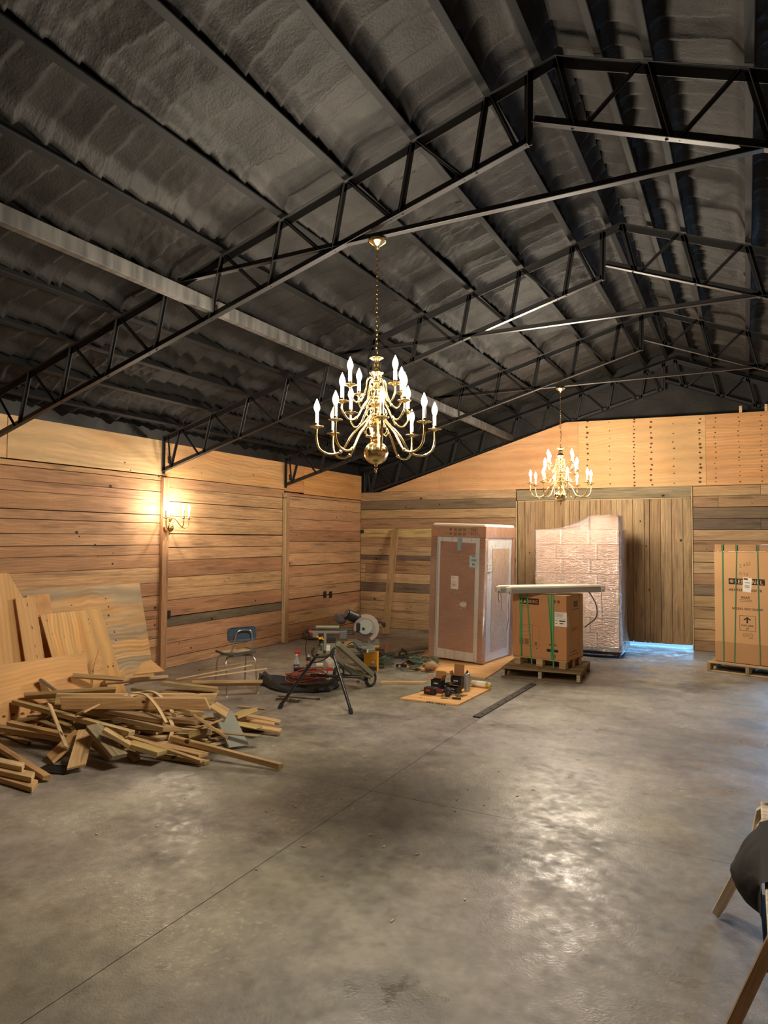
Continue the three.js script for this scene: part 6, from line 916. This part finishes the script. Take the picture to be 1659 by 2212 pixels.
function openBox(name, label, x, z, turn, w, h, d, flaps) {
  const s = thing(name, label, 'carton', [x, TOP, z], turn, 'black screw cartons on the small plywood'), inner = card([176, 124, 76]);
  part('carton_body', merge(mv(cbox(w, h, .003, .0005), 0, h / 2, -d / 2 + .0015), mv(cbox(w, h, .003, .0005), 0, h / 2, d / 2 - .0015), mv(cbox(.003, h, d - .006, .0005), -w / 2 + .0015, h / 2, 0), mv(cbox(.003, h, d - .006, .0005), w / 2 - .0015, h / 2, 0), mv(cbox(w, .003, d, .0005), 0, .0015, 0)), blackPlastic, s);
  const [g, m] = printedFace(w - .006, h - .006, canvasTex(128, 96, (q, W, H) => { q.fillStyle = '#0e0d0d'; q.fillRect(0, 0, W, H); q.fillStyle = '#d8d4cc'; for (let i = 0; i < 5; i++) q.fillRect(36 + i * 12, 22, 8, 12); q.fillStyle = '#8a8680'; q.fillRect(28, 66, 70, 12); })); part('front_print', mv(g, 0, h / 2, d / 2 + .0006), m, s);
  for (const f of flaps) { const q = f[0] === 'b' ? cbox(w, f[1], .003, .0005) : cbox(.003, f[1], d, .0005); if (f[0] === 'b') { mv(q, 0, f[1] / 2, 0); q.rotateX(f[2]); mv(q, 0, h, -d / 2); } else { const sgn = f[0] === 'l' ? -1 : 1; mv(q, 0, f[1] / 2, 0); q.rotateZ(f[2]); mv(q, sgn * w / 2, h, 0); } part('flap', q, inner, s); }
  return s;
}
openBox('screw_box', 'black screw carton with its brown flaps standing open, nearest the saw', -3.06, -7.09, -.1, .125, .115, .10, [['b', .085, -.35], ['l', .05, .9], ['r', .06, -.3]]);
openBox('screw_box', 'tall black screw carton with one brown flap upright beside the silver can', -2.90, -7.27, -.05, .125, .13, .09, [['b', .13, -.08], ['l', .06, .25]]);
openBox('screw_box', 'small closed-in black carton lying between the open screw cartons', -2.945, -7.10, -.4, .06, .085, .08, [['r', .05, -1.3]]);
openBox('screw_box', 'low black carton with a pale lid in front of the silver can', -2.835, -7.04, -.25, .11, .07, .09, [['b', .09, 1.35]]);
aerosol('aerosol_can', 'silver aerosol can standing on the small plywood board', [-2.755, TOP, -7.20], .225, .033, mat({ color: col(168, 172, 172), roughness: .35, metalness: .6 }), blackPlastic);
{ const s = aerosol('foam_can', 'cream and yellow can lying on its side off the plywood edge', [-2.60, .051, -7.56], .26, .033, mat({ color: col(214, 204, 170), roughness: .4 }), mat({ color: col(190, 160, 70), roughness: .4 }), -Math.PI / 2 + .001, -.1, [[.12, .10, mat({ color: col(236, 230, 214), roughness: .5 })], [.20, .03, mat({ color: col(196, 160, 60), roughness: .4 })]]); s.position.set(-2.80, .053, -7.47); }
{ // cordless drill lying down
  const s = thing('cordless_drill', 'black and maroon cordless drill lying on the small plywood board', 'drill', [-2.93, TOP, -6.86], -.05), dk = mat({ color: new THREE.Color().setRGB(.014, .013, .013), roughness: .5 }), mar = mat({ color: col(96, 34, 38), roughness: .5 });
  const bt = part('battery', mv(rbox(.13, .075, .09, .012), -.115, .038, .01), dk, s); part('red_badge', mv(cbox(.05, .018, .002, .0005), -.125, .048, .056), redP, bt);
  part('grip', mv(rbox(.12, .05, .045, .02), -.02, .042, 0), mar, s); part('motor_housing', mv(merge(cyl(.036, .04, .13, 20)).rotateX(Math.PI / 2).rotateY(.5), .075, .041, -.02), dk, s); part('chuck', mv(cyl(.015, .024, .05, 16).rotateX(Math.PI / 2).rotateY(.5), .115, .041, .06), mat({ color: col(60, 58, 56), roughness: .4, metalness: .6 }), s);
  const b = thing('drill_bit', 'dark spade bit lying behind the drill battery', 'drill bit', [-3.12, TOP + .006, -6.98], .3); part('shank', rod([-.07, 0, 0], [.05, 0, 0], .004, 8), mat({ color: col(60, 52, 46), metalness: .7, roughness: .5 }), b); part('spade', mv(cbox(.03, .004, .024, .001), -.075, 0, 0), mat({ color: col(50, 44, 40), metalness: .7, roughness: .5 }), b);
  const rt = thing('ratchet_wrench', 'chrome ratchet with a black grip lying in front of the drill', 'ratchet', [-2.77, TOP + .012, -6.755], .12); part('ratchet_head', mv(rbox(.045, .022, .034, .01), -.085, 0, 0), chrome, rt); part('shank', rod([-.07, 0, 0], [.03, 0, 0], .007, 10), chrome, rt); part('grip', rod([.02, 0, 0], [.11, 0, 0], .0115, 12), blackPlastic, rt);
  const r = RNG(61), gs = []; for (let i = 0; i < 70; i++) gs.push(rod([0, 0, 0], [.03 + r() * .012, .003, 0], .0022, 5).rotateY(r() * 6).translate(-2.74 + (r() - .5) * .10, TOP + .003 + r() * .008, -6.93 + (r() - .5) * .08)); const o = single('loose_screws', merge(gs), mat({ color: col(150, 128, 80), metalness: .7, roughness: .45 }), 'spilled brassy screws between the drill and the screw cartons', 'screws'); o.userData.kind = 'stuff';
}
{ // flat perforated steel strip on the joint
  const s = thing('steel_strip', 'long dark steel strip with dark discs in place of its bolt holes lying along the floor joint', 'steel strip', [-2.262, .001, -7.11], -.035); const L = 1.75, g = [mv(cbox(.075, .004, L, .001), 0, .010, 0), mv(cbox(.004, .010, L, .001), -.036, .005, 0), mv(cbox(.004, .010, L, .001), .036, .005, 0)]; part('strip', merge(g), mat({ color: col(70, 62, 56), roughness: .5, metalness: .4 }), s);
  for (let i = 0; i < 8; i++) part('bolt_hole_disc', mv(cyl(.009, .010, .005, 6), .012, .0145, -L / 2 + .12 + i * .215), steelBlack, s);  // dark discs stand in for the shade inside bolt holes
}
// ---------------------------------------------------------------- sawhorse with a draped jacket
{
  const s = thing('sawhorse', 'rough timber sawhorse at the edge of the frame carrying a dark jacket', 'sawhorse', [0, 0, 0]), w = wood(col(246, 236, 216), .85, .003), w2 = wood(col(228, 200, 164), .85, .003);
  const leg = (a, b, m) => part('leg', bar(V(...a), V(...b), .085, .036, V(-.25, 0, 1), .004), m, s);
  leg([.052, .53, -3.29], [-.133, .02, -3.53], w); leg([.083, .53, -2.48], [-.125, .02, -2.44], w2); leg([.128, .53, -3.29], [.31, .02, -3.50], w); leg([.128, .53, -2.48], [.32, .02, -2.30], w2);
  part('top_beam', merge(mv(cbox(.045, .09, 1.12, .004), .09, .505, -2.84), mv(cbox(.10, .036, 1.12, .004), .09, .568, -2.84)), w, s);
  part('end_plate', mv(slab([[-.085, -.09], [.10, -.09], [.075, .06], [-.02, .075], [-.06, .04]], .022, .002), .085, .505, -3.40), w, s);
  // jacket: a sheet folded over the beam, its belly sagging on the near side
  const P = [], I = [], U = [], nu = 46, nv = 44, path = new THREE.CatmullRomCurve3([[.055, .330], [.015, .345], [-.028, .395], [-.05, .455], [-.034, .515], [.015, .585], [.09, .620], [.165, .60], [.20, .50], [.205, .40], [.20, .32]].map(p => V(p[0], p[1], 0)));
  for (let j = 0; j <= nv; j++) for (let i = 0; i <= nu; i++) {
    const u = i / nu, v = j / nv, q = path.getPoint(v), side = Math.abs(v - .6) * 1.6, fold = .026 * Math.abs(Math.sin(u * 9 + 6 * v)) + .09 * (fbm(u * 5, v * 7 + 3, 5, 3) - .5);
    const full = Math.pow(sstep(0, .10, u), .6) * (1 - sstep(.28, .68, u)), onBeam = q.x > .03 && q.x < .15; // the bulk hangs at the far end and closes on the beam towards the camera
    const x = onBeam ? q.x : lerp(q.x < .09 ? .026 : .154, q.x, full) + (q.x < .09 ? -1 : 1) * fold * side * full, y = onBeam ? q.y : lerp(.56, q.y, .16 + .84 * full) + fold * .5 * side * full;
    P.push(x, y, lerp(-3.08, -2.54, u) + .02 * Math.sin(v * 9)); U.push(u, v);
  }
  for (let j = 0; j < nv; j++) for (let i = 0; i < nu; i++) { const a = j * (nu + 1) + i; I.push(a, a + nu + 1, a + 1, a + 1, a + nu + 1, a + nu + 2); }
  const g = new THREE.BufferGeometry(); g.setAttribute('position', new THREE.Float32BufferAttribute(P, 3)); g.setAttribute('uv', new THREE.Float32BufferAttribute(U, 2)); g.setIndex(I); g.computeVertexNormals();
  single('dark_jacket', toCreasedNormals(g, .5), phys({ color: new THREE.Color().setRGB(.007, .0055, .0045), roughness: .85, side: THREE.DoubleSide }), 'dark brown jacket draped over the rough sawhorse', 'jacket');
  const k = single('wood_stake', bar(V(-.32, .006, -1.92), V(-.30, .09, -2.10), .03, .03, V(1, 0, 0), .003), oldWood[1], 'tip of a brown wooden stake at the bottom edge of the frame', 'stake');
}
// ---------------------------------------------------------------- outlet boxes and brackets on the walls
{
  const plate = (lb, x, y, z, turn, w = .075, h = .115) => { const o = thing('outlet_cover', lb, 'outlet', [x, y, z], turn); part('cover', mv(rbox(w, h, .014, .004), 0, 0, .008), blackPlastic, o); part('socket', merge(mv(cbox(w * .45, h * .24, .003, .001), 0, h * .22, .0165), mv(cbox(w * .45, h * .24, .003, .001), 0, -h * .22, .0165)), mat({ color: new THREE.Color().setRGB(.03, .03, .03), roughness: .3 }), o); };
  const q = Math.PI / 2; plate('black outlet cover nearer the post, first of a pair on the side wall', XL + .018, .697, -10.34, q); plate('black outlet cover nearer the far corner, second of a pair on the side wall', XL + .018, .684, -10.53, q); plate('black outlet cover high on the far wall in the corner', -6.635, 1.837, ZB + .02, 0, .07, .07); plate('black outlet cover low beside the sconce post', XL + .02, .696, -6.60, q, .05, .105); plate('black bracket plate inside the truss end above the sconce', XL + .016, 2.713, -6.57, q, .05, .10); plate('black bracket plate inside the farther truss end on the plywood band', XL + .016, 2.703, -9.25, q, .05, .10);
}
renderer.render(scene, camera);
